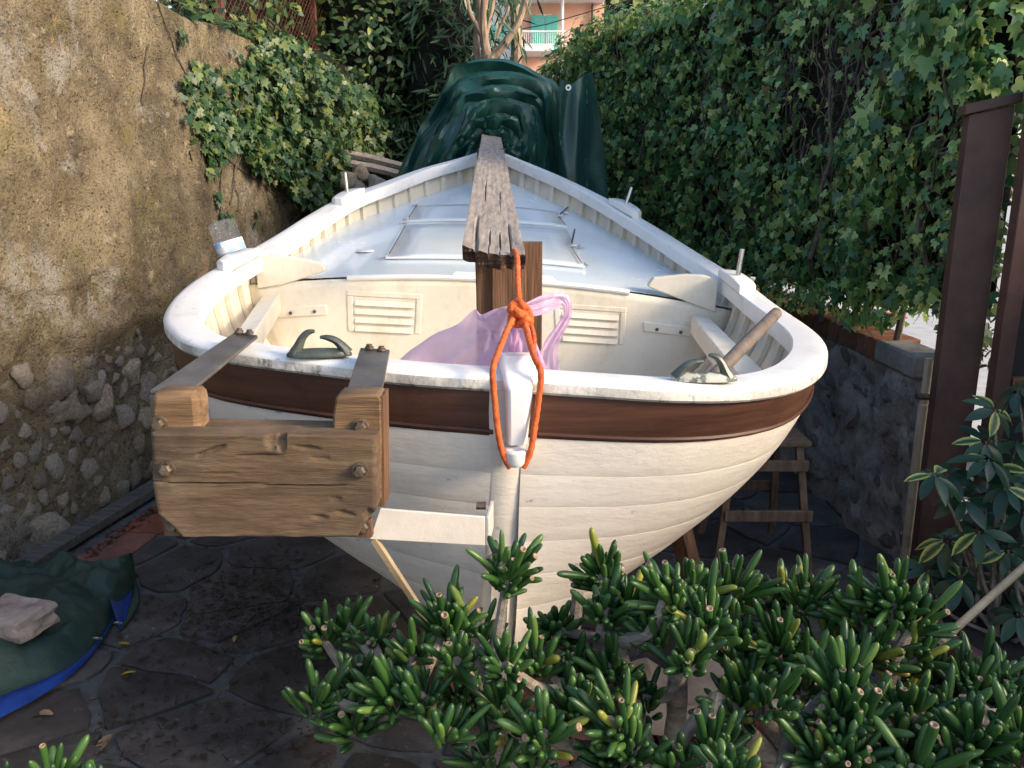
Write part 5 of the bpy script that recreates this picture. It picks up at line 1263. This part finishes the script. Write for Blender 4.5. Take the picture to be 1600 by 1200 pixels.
# ---- green tarpaulin heaped over the bow
tarp = thing('green_tarpaulin', 'big crumpled dark green tarpaulin heaped over the bow', 'tarpaulin', (-.1, 6.5, .6))
cen = P(766, 236, 6.2)
sil = [(560, 420), (600, 330), (622, 268), (650, 215), (685, 168), (706, 122), (722, 112), (765, 103), (812, 106), (845, 117), (868, 128), (880, 160), (888, 220), (892, 300), (895, 420)]
outp = smoothpts([tuple(P(x, y, 6.75)) for x, y in sil], 240)
rows = []; NR = 130
for i in range(NR + 16):
    row = []
    for j in range(240):
        o_ = Vector(outp[j]); a = j / 239
        if i <= NR:
            r = .10 + .90 * i / NR
            p = cen.lerp(o_, r); p.y = lerp(6.16, 6.75, r ** 2.2)
            w = .55 * noise.noise(Vector((a * 2.4, r * 1.1, 0))) + .12 * noise.noise(Vector((a * 9, r * 3, 2)))
            ph = r * 5.6 + w + .25 * math.sin(a * 5 + .5)
            fr_ = ph % 1.0; kf = math.floor(ph)
            tri = (fr_ / .84) ** 1.5 if fr_ < .84 else 1 - (fr_ - .84) / .16
            amp = .55 + .9 * abs(noise.noise(Vector((a * 3 + kf * 5.7, kf * 2.3, 5))))
            f = (tri - .35) * .21 * sstep(.05, .22, r) * (1 - sstep(.90, 1, r)) * amp
            d1 = noise.voronoi(Vector((a * 9 + kf * 3.1, r * 5, .3)))[0]
            rid = (1 - 2.4 * abs(noise.noise(Vector((a * 9 + kf, r * 10, 2))))) * .022 + (1 - 2.4 * abs(noise.noise(Vector((a * 20, r * 12 + kf, 7))))) * .010
            crk = .06 * d1[0] + rid
            p += Vector((0, -f * .35 - crk * .5 + .05, f * .1))
        else:
            t = (i - NR) / 15; p = Vector((lerp(o_.x, o_.x * 1.1, t), 6.75 + t * .9, o_.z - .1 * t - 1.0 * t * t * sstep(0, 1, t)))
        row.append(p)
    rows.append(row)
b = MB(); b.grid(rows); b.build('hood', M['tarp'], tarp, sharp=30)
def arcp(a, r_):
    x = max(0, min(239, a * 239)); i = int(min(x, 238)); o_ = Vector(outp[i]).lerp(Vector(outp[i + 1]), x - i); p = cen.lerp(o_, r_); p.y = lerp(6.16, 6.75, r_ ** 2.2); return p
for k, (r0, w_, a0, a1, h_) in enumerate(((.16, .20, .06, .97, .08), (.30, .20, .0, .80, .11), (.40, .22, .16, 1, .11), (.56, .26, .02, .72, .13), (.66, .22, .30, .97, .13), (.82, .24, .08, .66, .13))):
    rows = []; na = 44; pr = [(1.0, .03), (.86, -.25), (.62, -.85), (.50, -1.0), (.36, -.80), (.12, -.20), (-.05, .35)]
    for (q, e) in pr:
        row = []
        for j in range(na):
            t = j / (na - 1); a = lerp(a0, a1, t); tp_ = math.sin(math.pi * min(1, max(0, t))) ** .35 if 0 < t < 1 else .0
            rr = r0 + .20 * noise.noise(Vector((a * 3.2, k * 3.3, 0))) + .10 * (t - .5) * (1 if k % 2 else -1) + .025 * noise.noise(Vector((a * 11, k * 7.1, 4))); ww = w_ * (.65 + .7 * abs(noise.noise(Vector((a * 5, k * 2.1, 9))))) * (.25 + .75 * tp_)
            qq = q + .22 * noise.noise(Vector((a * 13, q * 3, k))) ; p = arcp(a, min(1, max(.04, rr + ww * qq)))
            hh = h_ * (.35 + .65 * tp_) * (.6 + .9 * abs(noise.noise(Vector((a * 7, k * 4.7, 2)))))
            p += Vector((.012 * noise.noise(Vector((a * 23, q * 5, k))), e * hh + .05 * (1 - 2.2 * abs(noise.noise(Vector((a * 10 + q, q * 1.6, k + 5))))) + .03 * (1 - 2.2 * abs(noise.noise(Vector((a * 19 - q * 2, q * 2, k + 9))))), -e * hh * .35)); row.append(p)
        rows.append(row)
    b = MB(); b.grid(rows[::-1]); b.build('fold', M['tarp'], tarp, sharp=48)
# hanging flap on the right, with its eyelet
rows = []
for i in range(40):
    t = i / 39; row = []
    for j in range(40):
        s = j / 39; xt = lerp(876, 927, s); xb_ = lerp(872, 962, s); yt = 122 + 8 * math.sin(s * 5) - 5 * s; q = P(lerp(xt, xb_, t ** .8), lerp(yt, 410, t), 6.25)
        d = .11 * (abs(((s * .95 + .28 + .35 * t * s + .45 * noise.noise(Vector((s * 2, t * 2, 3)))) % 1) - .5) * 2) + .04 * noise.noise(Vector((s * 2, t * 2.5, 3))) + .05 * noise.voronoi(Vector((s * 1.6, t * 1.8, 1)))[0][0]; row.append(q + Vector((0, d, 0)))
    rows.append(row)
b = MB(); b.grid(rows); fl = b.build('flap', M['tarp'], tarp, sharp=30)
MB().lathe([(.010, -.004), (.020, -.004), (.022, 0), (.020, .004), (.010, .004)], P(888, 137, 6.15), 14, Matrix.Rotation(math.pi / 2, 3, 'X')).build('eyelet', M['inox'], fl)
# left skirt falling from the hood past the bow
rows = []
for i in range(30):
    t = i / 29; row = []
    for j in range(40):
        s = j / 39; q = P(lerp(lerp(690, 590, t), lerp(760, 760, t), s), lerp(175, 400, t) + 20 * s, 6.42 + .25 * (1 - s)); row.append(q + Vector((0, .05 * math.cos(s * 8 + t * 2) + .06 * noise.noise(Vector((s * 4, t * 3, 6))), 0)))
    rows.append(row)
b = MB(); b.grid(rows); b.build('skirt', M['tarp'], tarp, sharp=0)

# ---- stones and logs heaped at the end of the wall
for (px, py, Y, r, kind, lab) in [(590, 252, 8.1, .24, 'log', 'upper split grey log on the rubble heap by the wall end'), (600, 268, 7.9, .22, 'log', 'lower grey log on the rubble heap by the wall end'), (566, 272, 7.7, .11, 'rock', 'pointed dark grey rock in front of the two logs'), (545, 282, 7.6, .12, 'rock', 'pale flat rock at the left end of the rubble heap'), (590, 290, 7.6, .12, 'rock', 'brown rock at the right end of the rubble heap'), (562, 305, 7.6, .16, 'rock', 'largest brown rock at the bottom of the rubble heap')]:
    c = P(px, py, Y)
    if kind == 'log':
        b = MB(); b.tube([c + Vector((-.35, -.1, .08)), c + Vector((-.1, 0, .03)), c + Vector((.15, .02, -.03)), c + Vector((.38, .0, -.08))], [.05, .065, .06, .04], 7, flat=.7); tag(b.build('log', M['greywood']), lab, 'log')
    else: tag(put(WS[int(px) % 7], 'rock', None, c, (r, r, r * .8), (px, py, 0)), lab, 'rock')
b = MB(); 
for _ in range(1):
    rows = []
    for i in range(12):
        row = []
        for j in range(14):
            x = lerp(-2.1, -.85, j / 13); y = lerp(7.3, 9, i / 11); z = 1.55 - .9 * max(0, (x + 1.5)) + .3 * fbm(x * 2, y * 2, 0) - (.6 if i == 0 else 0); row.append(Vector((x, y, max(0, z))))
        rows.append(row)
    b.grid(rows)
tag(b.build('earth_bank', M['soil']), 'dark earth bank behind the end of the wall', None, None, 'structure')

# ---- tarpaulin on the ground with a pale stone on it
gt = thing('ground_tarpaulin', 'dusty dark green tarpaulin with blue underside lying on the paving', 'tarpaulin', PZ(80, 1010, 0))
topE = smoothpts([tuple(PZ(x, y, .10)) for x, y in ((-260, 880), (-120, 870), (0, 874), (60, 886), (120, 893), (170, 894), (205, 898))], 60)
botE = smoothpts([tuple(PZ(x, y, .02)) for x, y in ((-260, 1230), (-120, 1180), (-10, 1102), (70, 1068), (130, 1034), (170, 985), (212, 905))], 60)
def ghz(s, t, x, y):
    h = .11 * math.sin(math.pi * min(1, t * .9 + .12)) * (.55 + .45 * (1 - s)) + .05 * abs(noise.noise(Vector((x * 4, y * 4, 0)))) + .07 * sstep(.5, 1, s) * (1 - t)
    ridge = .05 * noise.voronoi(Vector((x * 4.5, y * 3.2, 2)))[0][0] + .016 * (1 - 2.2 * abs(noise.noise(Vector((x * 5, y * 7, 1))))) + .009 * (1 - 2.2 * abs(noise.noise(Vector((x * 13, y * 11, 6))))) + .045 * (1 - abs(((x * .9 + y * 1.6) * 1.9 + .5 * noise.noise(Vector((x * 2, y * 2, 4)))) % 1 - .5) * 2)
    return .012 + (h + ridge) * (1 - .96 * sstep(.86, 1, t)) + .03 * sstep(.9, 1, s) * (1 - t)
topD, botD = smoothpts([tuple(p) for p in topE], 150), smoothpts([tuple(p) for p in botE], 150)
rows = []
for i in range(90):
    t = i / 89; row = []
    for j in range(150):
        s = j / 149; p = Vector(topD[j]).lerp(Vector(botD[j]), t); p.z = ghz(s, t, p.x, p.y); row.append(p)
    rows.append(row)
b = MB(); b.grid(rows); sheet = b.build('sheet', M['tarpold'], gt, solid=.004, sharp=28)
# blue underside turned out along the front hem, and inside the open fold at the right
rows = []
for i in range(6):
    t = i / 5; row = []
    for j in range(60):
        s = j / 59; p = Vector(botE[j]); d = Vector((.35, -.94, 0)); w = .15 * (1 - sstep(.28, .66, s)) + .02; row.append(p + d * (w * t - .02) + Vector((0, 0, .010 + .03 * math.sin(math.pi * t) * (1 - s) - .006 * t)))
    rows.append(row)
b = MB(); b.grid(rows); b.build('blue_hem', M['blue'], gt)
rows = []
for i in range(8):
    t = i / 7; row = []
    for j in range(18):
        s = j / 17; bow_ = math.sin(math.pi * s); L_ = PZ(lerp(206, 188, s) - 24 * bow_, lerp(898, 988, s), .0); R_ = PZ(lerp(208, 190, s) + 7 * bow_, lerp(897, 990, s), .0)
        q = L_.lerp(R_, t); q.z = .012 + .10 * bow_ * (1 - t) ** 1.6 + .006 * noise.noise(Vector((t * 5, s * 7, 0))); row.append(q)
    rows.append(row)
b = MB(); b.grid(rows); b.build('blue_fold', M['blue'], gt)
rows = []
for i in range(6):
    t = i / 5; row = []
    for j in range(18):
        s = j / 17; bow_ = math.sin(math.pi * s); L_ = PZ(lerp(207, 186, s) + 6 * bow_, lerp(897, 991, s), .0); q = L_ + Vector((.045 * t * bow_ + .004, -.006 * t, .014 + .018 * math.sin(math.pi * t) * bow_)); row.append(q)
    rows.append(row)
b = MB(); b.grid(rows); b.build('folded_edge', M['tarpold'], gt, solid=.003)
for (px, py) in ((152, 998), (184, 974)):
    MB().lathe([(.009, -.003), (.019, -.003), (.021, 0), (.019, .004), (.009, .004)], PZ(px, py, .05), 14, Matrix.Rotation(-.7, 3, 'X')).build('eyelet', M['inox'], gt)
c = PZ(22, 968, .19); 
bm = bmesh.new(); bmesh.ops.create_cube(bm, size=1); bmesh.ops.subdivide_edges(bm, edges=bm.edges[:], cuts=9, use_grid_fill=True)
b = MB(); 
for v in bm.verts:
    q = v.co.copy(); m_ = max(abs(q.x), abs(q.y), abs(q.z)); q = q.lerp(q.normalized() * .62, .16); q += q.normalized() * (.10 * noise.noise(q * 3) + .05 * noise.noise(q * 8)); v.co = Vector((q.x * .27, q.y * .18, q.z * .10))
bm.verts.index_update(); b.add([v.co for v in bm.verts], [tuple(v.index for v in f.verts) for f in bm.faces]); bm.free(); o = b.build('stone_block', mk('pale_pink_stone', [(.3, (.22, .16, .14)), (.55, (.40, .33, .30)), (.75, (.52, .46, .43))], scale=9, rough=.95, bump=.8, bscale=40, spots=[((.12, .10, .09), 10, .58, .68, .6, S1)]), None, sharp=50)
o.location = c; o.rotation_euler = (.10, -.06, -.35); tag(o, 'pale pinkish stone block weighing down the ground tarpaulin', 'stone')

# ---- trestle stool behind the hull
st = thing('wooden_stool', 'old wooden step stool standing between the hull and the stone wall', 'stool', (1.3, 4.1, 0))
zs_ = .66; xr = P(1262, 690, 3.95).x; 
for i in range(4): MB().box((xr - .21, 3.93 + i * .085, zs_), (.42, .08, .026)).build('seat_slat', M['stoolwood'], st, bevel=.004)
def leg(x0_, y0_, x1_, y1_, w=.036): 
    b = MB(); h2 = w / 2; b.hexa([Vector((x1_ - h2, y1_ - h2, 0)), Vector((x1_ + h2, y1_ - h2, 0)), Vector((x1_ + h2, y1_ + h2, 0)), Vector((x1_ - h2, y1_ + h2, 0))], [Vector((x0_ - h2, y0_ - h2, zs_ - .013)), Vector((x0_ + h2, y0_ - h2, zs_ - .013)), Vector((x0_ + h2, y0_ + h2, zs_ - .013)), Vector((x0_ - h2, y0_ + h2, zs_ - .013))]); b.build('leg', M['stoolwood'], st, bevel=.003)
leg(xr - .05, 3.93, xr + .02, 3.84); leg(xr - .37, 3.93, xr - .45, 3.84); leg(xr - .08, 4.18, xr - .02, 4.32); leg(xr - .34, 4.18, xr - .42, 4.32)
for (z, f_) in ((.55, .15), (.30, .55)):
    y = 3.93 - .09 * f_ - .02; MB().box((xr - .20, y - .008, z), (.36 + .14 * f_, .02, .055)).build('rail', M['stoolwood'], st, bevel=.003)
    MB().box((xr - .20, 4.18 + .14 * f_ + .03, z), (.30 + .14 * f_, .02, .055)).build('rail', M['stoolwood'], st, bevel=.003)

# ---- umbrella plant in its pot by the gate, and a cane
pc = Vector((1.83, 2.52, 0))
pot = thing('plant_pot', 'large plum-brown round plastic pot filled with dark soil by the gate', 'pot', pc)
MB().lathe([(.02, .01), (.28, .01), (.36, .40), (.375, .405), (.405, .41), (.41, .45), (.395, .46), (.365, .455), (.355, .40), (.35, .39)], pc, 40).build('shell', M['pot'], pot)
b = MB(); rows = [[pc + Vector((math.cos(a) * r * .357, math.sin(a) * r * .357, .415 + .015 * noise.noise(Vector((math.cos(a) * r * 6, math.sin(a) * r * 6, 0))))) for a in np.linspace(0, 2 * math.pi, 33)[:-1]] for r in (1, .8, .6, .4, .2, .01)]
b.grid(rows, closed=True); b.build('soil', M['soil'], pot)
up_ = thing('umbrella_plant', 'dark green umbrella plant with fans of glossy leaflets in the plum pot', 'plant', pc + Vector((-.05, 0, .415)))
SL = leaf_oval('leaflet', M['schef'], w=.20, curl=.22, fold=.25, pairs=5)
fans = [(1555, 640, 2.75), (1590, 610, 2.7), (1540, 690, 2.72), (1480, 740, 2.7), (1545, 718, 2.65), (1590, 690, 2.8), (1505, 780, 2.66), (1570, 760, 2.62), (1530, 830, 2.6), (1600, 800, 2.6), (1480, 845, 2.72), (1575, 860, 2.55), (1500, 905, 2.65), (1610, 740, 2.72), (1450, 890, 2.74), (1560, 920, 2.75), (1600, 900, 2.7), (1625, 650, 2.8), (1630, 850, 2.6), (1520, 865, 2.8), (1640, 930, 2.6), (1545, 790, 2.85), (1460, 742, 2.62), (1590, 960, 2.5)]
pos, nrm, ups, sc = [], [], [], []
stem_top = []
for i, (x, y, Y) in enumerate(fans):
    c = P(x, y, Y); tilt = Vector((rnd.gauss(-.15, .3), rnd.gauss(-.45, .25), 1)).normalized(); n = rnd.choice([7, 8, 8, 9]); a0 = rnd.uniform(0, 6)
    e1 = tilt.cross(Vector((1, 0, .1))).normalized(); e2 = tilt.cross(e1)
    for k in range(n):
        a = a0 + 2 * math.pi * k / n; d = e1 * math.cos(a) + e2 * math.sin(a); d = (d + tilt * rnd.uniform(-.30, .12)).normalized()
        pos.append(tuple(c + d * .014)); nrm.append(tuple(tilt + d * .25 + Vector((rnd.gauss(0, .1), rnd.gauss(0, .1), 0)))); ups.append(tuple(d)); sc.append(rnd.uniform(.075, .12))
    sb = pc + Vector((rnd.uniform(-.22, .1), rnd.uniform(-.12, .2), .41)); m_ = sb.lerp(c, .6) + Vector((rnd.gauss(0, .03), rnd.gauss(0, .03), -.05)); b = MB()
    b.tube(smoothpts([tuple(sb), tuple(m_), tuple(c)], 10), list(np.linspace(.009 if i % 3 else .015, .003, 10)), 6); b.build('stem', M['bark'], up_)
k = len(pos); scatter(up_, SL, np.array(pos), frames(np.array(nrm), np.array(ups), np.zeros(k)), np.array(sc), part='leaflet', nparts=300)
b = MB(); b.tube([P(1470, 1003, 2.15), P(1545, 935, 2.3), P(1640, 850, 2.5)], [.012, .012, .0125], 10)
tag(b.build('bamboo_cane', M['bamboo']), 'pale smooth cane slanting out of the pot by the gate', 'cane')

# ---- jade plants in the foreground
def jade_template(seed, cup=False):
    r = random.Random(seed); V, tt, Fc = [], [], []; n = 9
    bend = r.uniform(.06, .26)
    if cup: prof = [(0, .055), (.12, .085), (.35, .112), (.62, .124), (.84, .126), (.94, .122), (.98, .104), (.98, .078), (.94, .045), (.93, .002)]
    else: prof = [(0, .055), (.12, .085), (.32, .112), (.58, .126), (.78, .122), (.89, .102), (.955, .070), (.985, .040), (1, .003)]
    fl = r.uniform(.75, 1)
    for (t, rad) in prof:
        cx = bend * math.sin(t * 1.5) ** 2
        for k in range(n):
            a = 2 * math.pi * k / n; V.append((rad * math.cos(a), t, cx + rad * fl * math.sin(a))); tt.append(0)
    for i in range(len(prof) - 1):
        for k in range(n):
            k2 = (k + 1) % n; Fc.append((i * n + k, i * n + k2, (i + 1) * n + k2, (i + 1) * n + k))
    first = 6 if cup else 8
    for i, (t, rad) in enumerate(prof):
        for k in range(n): tt[i * n + k] = 1.0 if i >= first else (.84 if i == first - 1 else t * .8)
    return make_template('leaf', V, Fc, tt, M['jade'])
JTS = [jade_template(3), jade_template(8), jade_template(5, True)]
def jade(name, label, base, clusters, roots, nparts=300, dens=1.0):
    t = thing(name, label, 'plant', base); pos, nrm, ups, S = [], [], [], []
    nodes = [P(*q) for q in roots]
    for q, nd in zip(roots, nodes):
        b = MB(); m_ = base.lerp(nd, .55) + Vector((rnd.gauss(0, .03), rnd.gauss(0, .03), -.03)); pts = smoothpts([tuple(base), tuple(m_), tuple(nd)], 12)
        b.tube(pts, [lerp(.030, .017, i / 11) * (1 + .15 * noise.noise(Vector((i * .8, q[0], 0)))) for i in range(12)], 10); b.build('branch', M['jadebark'], t)
    for (x, y, Y, sz) in clusters:
        c = P(x + rnd.gauss(0, 6), y + 20 + rnd.gauss(0, 6), Y + rnd.gauss(0, .05)); nd = min(nodes, key=lambda w: (w - c).length); b = MB(); m_ = nd.lerp(c, .5) + Vector((rnd.gauss(0, .015), rnd.gauss(0, .02), -.02))
        b.tube(smoothpts([tuple(nd), tuple(m_), tuple(c)], 9), list(np.linspace(.015, .008, 9)), 8); b.build('branch', M['jadebark'], t)
        tilt = Vector((rnd.gauss(0, .25), rnd.gauss(-.15, .25), 1)).normalized(); n = int(rnd.uniform(30, 48) * dens * sz)
        e1 = tilt.cross(Vector((1, 0, .1))).normalized(); e2 = tilt.cross(e1)
        for k in range(n):
            f = (k + .5) / n; th = math.acos(1 - f * .66) ; a = k * 2.399 + rnd.gauss(0, .25); th += rnd.gauss(0, .12)
            d = (tilt * math.cos(th) + (e1 * math.cos(a) + e2 * math.sin(a)) * math.sin(th)).normalized()
            o_ = c + tilt * (rnd.uniform(-.03, .02) - .035 * f) * sz + (e1 * math.cos(a) + e2 * math.sin(a)) * .012
            L = rnd.choice([rnd.uniform(.03, .05), rnd.uniform(.04, .06), rnd.uniform(.05, .08), rnd.uniform(.07, .10)]) * (1.05 - .2 * f) * (sz ** .5); w = rnd.uniform(.040, .062) + L * .08
            pos.append(tuple(o_)); ups.append(tuple(d)); nn = (tilt - d * tilt.dot(d)); nrm.append(tuple((nn if nn.length > .05 else e1) + Vector((rnd.gauss(0, .1), rnd.gauss(0, .1), 0))))
            S.append((w, L, w))
    k = len(pos); S = np.array(S)
    pos = np.array(pos); Rr = frames(np.array(nrm), np.array(ups), np.zeros(k)); pick = nr.rand(k)
    for T_, lo, hi, q_ in ((JTS[0], 0, .50, .5), (JTS[1], .50, .93, .42), (JTS[2], .93, 1.01, .08)):
        m_ = (pick >= lo) & (pick < hi); scatter(t, T_, pos[m_], Rr[m_], None, nonuni=S[m_], nparts=int(nparts * q_))
    return t
JB = P(1050, 1330, 1.35)
c1 = [(800, 868, 1.45, 1.05), (505, 968, 1.5, .8), (548, 950, 1.55, .7), (590, 985, 1.5, .8), (690, 945, 1.4, 1.15), (740, 975, 1.42, .9), (650, 1005, 1.38, .8), (715, 1015, 1.36, .7), (940, 868, 1.5, 1.1), (935, 930, 1.42, 1.0), (985, 925, 1.5, .7), (1045, 915, 1.45, .9), (1090, 895, 1.5, 1.0), (1030, 965, 1.38, .9), (1110, 950, 1.4, 1.0), (1165, 910, 1.45, 1.1), (1075, 1000, 1.33, .8),
      (865, 965, 1.5, 1.0), (835, 1010, 1.42, .9), (790, 1020, 1.36, .8), (560, 1050, 1.35, .9), (515, 1075, 1.34, .8), (610, 1085, 1.28, 1.0), (540, 1120, 1.3, .8), (650, 1060, 1.3, .9), (725, 1075, 1.3, 1.0), (795, 1085, 1.28, 1.0), (700, 1125, 1.22, .7), (905, 1035, 1.42, .8), (960, 1030, 1.36, .9), (955, 1095, 1.25, 1.0), (900, 1090, 1.26, .8), (1005, 1065, 1.3, .8), (930, 1150, 1.2, 1.0), (1000, 1155, 1.18, .8), (850, 1120, 1.25, .7), (840, 1175, 1.2, .6), (760, 1150, 1.2, .7)]
jade('jade_plant', 'big sprawling jade plant with finger-like green leaves in front of the stern', JB, c1, [(640, 1090, 1.36), (760, 1090, 1.38), (880, 1080, 1.36), (960, 1000, 1.42), (1060, 1040, 1.4), (940, 1170, 1.28)])
JB2 = P(1260, 1330, 1.35)
c2 = [(1225, 925, 1.48, 1.1), (1270, 915, 1.5, .8), (1215, 985, 1.38, 1.1), (1160, 990, 1.36, 1.0), (1290, 975, 1.42, .9), (1340, 935, 1.45, 1.1), (1395, 930, 1.42, 1.1), (1440, 945, 1.45, 1.0), (1370, 990, 1.36, 1.0), (1430, 1000, 1.36, .9), (1260, 1035, 1.3, 1.1), (1320, 1050, 1.28, 1.1), (1175, 1050, 1.3, .9), (1210, 1080, 1.26, .8), (1140, 1085, 1.28, .9), (1300, 1105, 1.22, 1.0), (1355, 1100, 1.22, .9), (1290, 1165, 1.16, 1.0), (1130, 1150, 1.2, 1.0), (1060, 1175, 1.18, .8), (1150, 1190, 1.15, .7), (1340, 1160, 1.16, .9)]
jade('jade_plant', 'dense jade plant with a thick forked pale branch, between stern and gate', JB2, c2, [(1190, 1110, 1.3), (1235, 1150, 1.24), (1330, 1060, 1.36), (1400, 1020, 1.4), (1120, 1090, 1.3)])
JB3 = P(1500, 1330, 1.35)
c3 = [(1460, 1050, 1.36, 1.0), (1510, 1060, 1.34, 1.0), (1545, 1035, 1.4, 1.0), (1570, 1085, 1.3, 1.1), (1420, 1100, 1.26, 1.0), (1475, 1115, 1.24, 1.0), (1530, 1130, 1.2, 1.0), (1595, 1140, 1.18, 1.0), (1395, 1160, 1.18, 1.0), (1450, 1175, 1.15, 1.0), (1510, 1190, 1.13, 1.0), (1570, 1195, 1.12, 1.0), (1615, 1060, 1.36, .9), (1410, 1050, 1.34, .8)]
jade('jade_plant', 'jade plant in front of the plum pot at the right, its leaves leaning right', JB3, c3, [(1450, 1120, 1.3), (1540, 1120, 1.28), (1490, 1180, 1.2)])
JB4 = P(40, 1400, 1.25)
c4 = [(8, 1208, 1.2, .6), (84, 1208, 1.2, .8), (140, 1225, 1.18, .5), (45, 1240, 1.18, .6)]
jade('jade_plant', 'small jade plant alone at the edge of the paving left of the boat', JB4, c4, [(50, 1270, 1.22)])
for (bs, lab) in ((JB, 'round clay pot holding the big sprawling jade plant'), (JB2, 'round clay pot holding the jade plant with forked branch'), (JB3, 'round clay pot holding the jade plant beside the plum pot'), (JB4, 'round clay pot holding the small lone jade plant')):
    q = thing('clay_pot', lab, 'pot', (bs.x, bs.y, 0)); zt = bs.z + .01
    MB().lathe([(.02, .0), (.13, .0), (.175, zt - .06), (.19, zt - .058), (.195, zt), (.175, zt + .002), (.168, zt - .03), (.001, zt - .02)], (bs.x, bs.y, 0), 28).build('shell', M['claypot'], q)
# stake among the jade leaves
b = MB(); b.tube([P(903, 925, 1.78), P(895, 1010, 1.74), P(868, 1140, 1.70), P(850, 1230, 1.66)], [.014, .016, .022, .024], 8); tag(b.build('pale_stake', M['jadebark']), 'pale weathered stake rising through the jade leaves below the stern', 'stake')
# litter between the pots
c = PZ(1062, 1090, .12); rows = []
for i in range(14):
    rows.append([c + Vector((lerp(-.22, .22, j / 13), lerp(-.2, .22, i / 13), .05 * noise.noise(Vector((j * .4, i * .4, 1))) + .02 * abs(noise.noise(Vector((j, i, 3)))))) for j in range(14)])
b = MB(); b.grid(rows, smooth=False); tag(b.build('paper_sack', M['paper']), 'crumpled brown paper sack on the tiles behind the jade plants', 'sack')
c = P(1243, 1128, 1.55); rows = []
for i in range(10): rows.append([c + Vector((lerp(-.09, .09, j / 9), .03 * noise.noise(Vector((j * .5, i * .5, 1))), lerp(-.05, .05, i / 9) + .02 * noise.noise(Vector((j * .6, i * .2, 5))))) for j in range(10)])
b = MB(); b.grid(rows); tag(b.build('plastic_wrapper', M['redpack']), 'small red, white and green wrapper caught behind the forked jade branch', 'wrapper')
# fallen leaves and litter on the slate
FL = leaf_oval('fallen_leaf', M['yellowleaf'], w=.17, curl=.2, fold=.4); FD = leaf_oval('fallen_leaf', M['dryleaf'], w=.2, curl=.3, fold=.5)
for (px, py, m_, L, lab) in [(186, 1005, FL, .05, 'yellow fallen leaf touching the hem of the ground tarpaulin by the eyelet'), (212, 1050, FL, .055, 'yellow fallen leaf on the slate a hand below the tarpaulin eyelets'), (368, 993, FL, .05, 'yellow fallen leaf alone on the slate nearest the jade plant'),
                       (175, 1148, FD, .09, 'slim brown curled leaf on the slate above the small lone jade plant'), (82, 1117, FD, .11, 'largest brown curled leaf, on the slate below the blue hem'), (68, 832, FL, .05, 'leftmost yellow leaf caught behind the board at the wall foot'), (96, 832, FL, .05, 'middle yellow leaf caught behind the board at the wall foot'),
                       (105, 818, FL, .06, 'rightmost yellow leaf caught behind the board at the wall foot'), (120, 812, FD, .07, 'brown leaf just right of the yellow leaves at the wall foot'), (170, 776, FD, .06, 'pale brown leaf higher up along the wall foot, wider of two'), (178, 778, FD, .05, 'small brown leaf beside a wider one high along the wall foot')]:
    c = PZ(px, py, .014); o = bpy.data.objects.new('fallen_leaf', m_); COL.objects.link(o); o.location = c; o.scale = (L, L, L); o.rotation_euler = (rnd.uniform(-.15, .15), rnd.uniform(-.15, .15), rnd.uniform(0, 6))
    tag(o, lab, 'leaf', 'leaves fallen on the ground')
b = MB()
for _ in range(2200):
    u = rnd.random()
    if u < .45: c = PZ(rnd.gauss(400, 70), rnd.gauss(935, 45), .012)
    elif u < .75:
        s = rnd.uniform(-.8, 2.8); c = WP(s, .0, .27 + rnd.gauss(0, .025))
    else: c = PZ(rnd.uniform(150, 520), rnd.uniform(900, 1190), .012)
    c.z = .012; a = rnd.uniform(0, 6.28); L = rnd.uniform(.008, .04); d = Vector((math.cos(a), math.sin(a), rnd.uniform(-.05, .25)))
    if rnd.random() < .6: b.tube([c, c + d * L * .5, c + d * L + Vector((rnd.gauss(0, .004), 0, 0))], rnd.uniform(.0012, .003), 3)
    else: n = Vector((-d.y, d.x, .2)); w = L * .35; b.add([c, c + d * L * .5 + n * w, c + d * L, c + d * L * .5 - n * w], [(0, 1, 2, 3)], False)
tag(b.build('leaf_litter', mk('dark_litter', [(.3, (.018, .013, .010)), (.7, (.06, .042, .03))], scale=30, rough=.9, bump=0)), 'dry twigs and leaf crumbs on the paving', None, None, 'stuff')
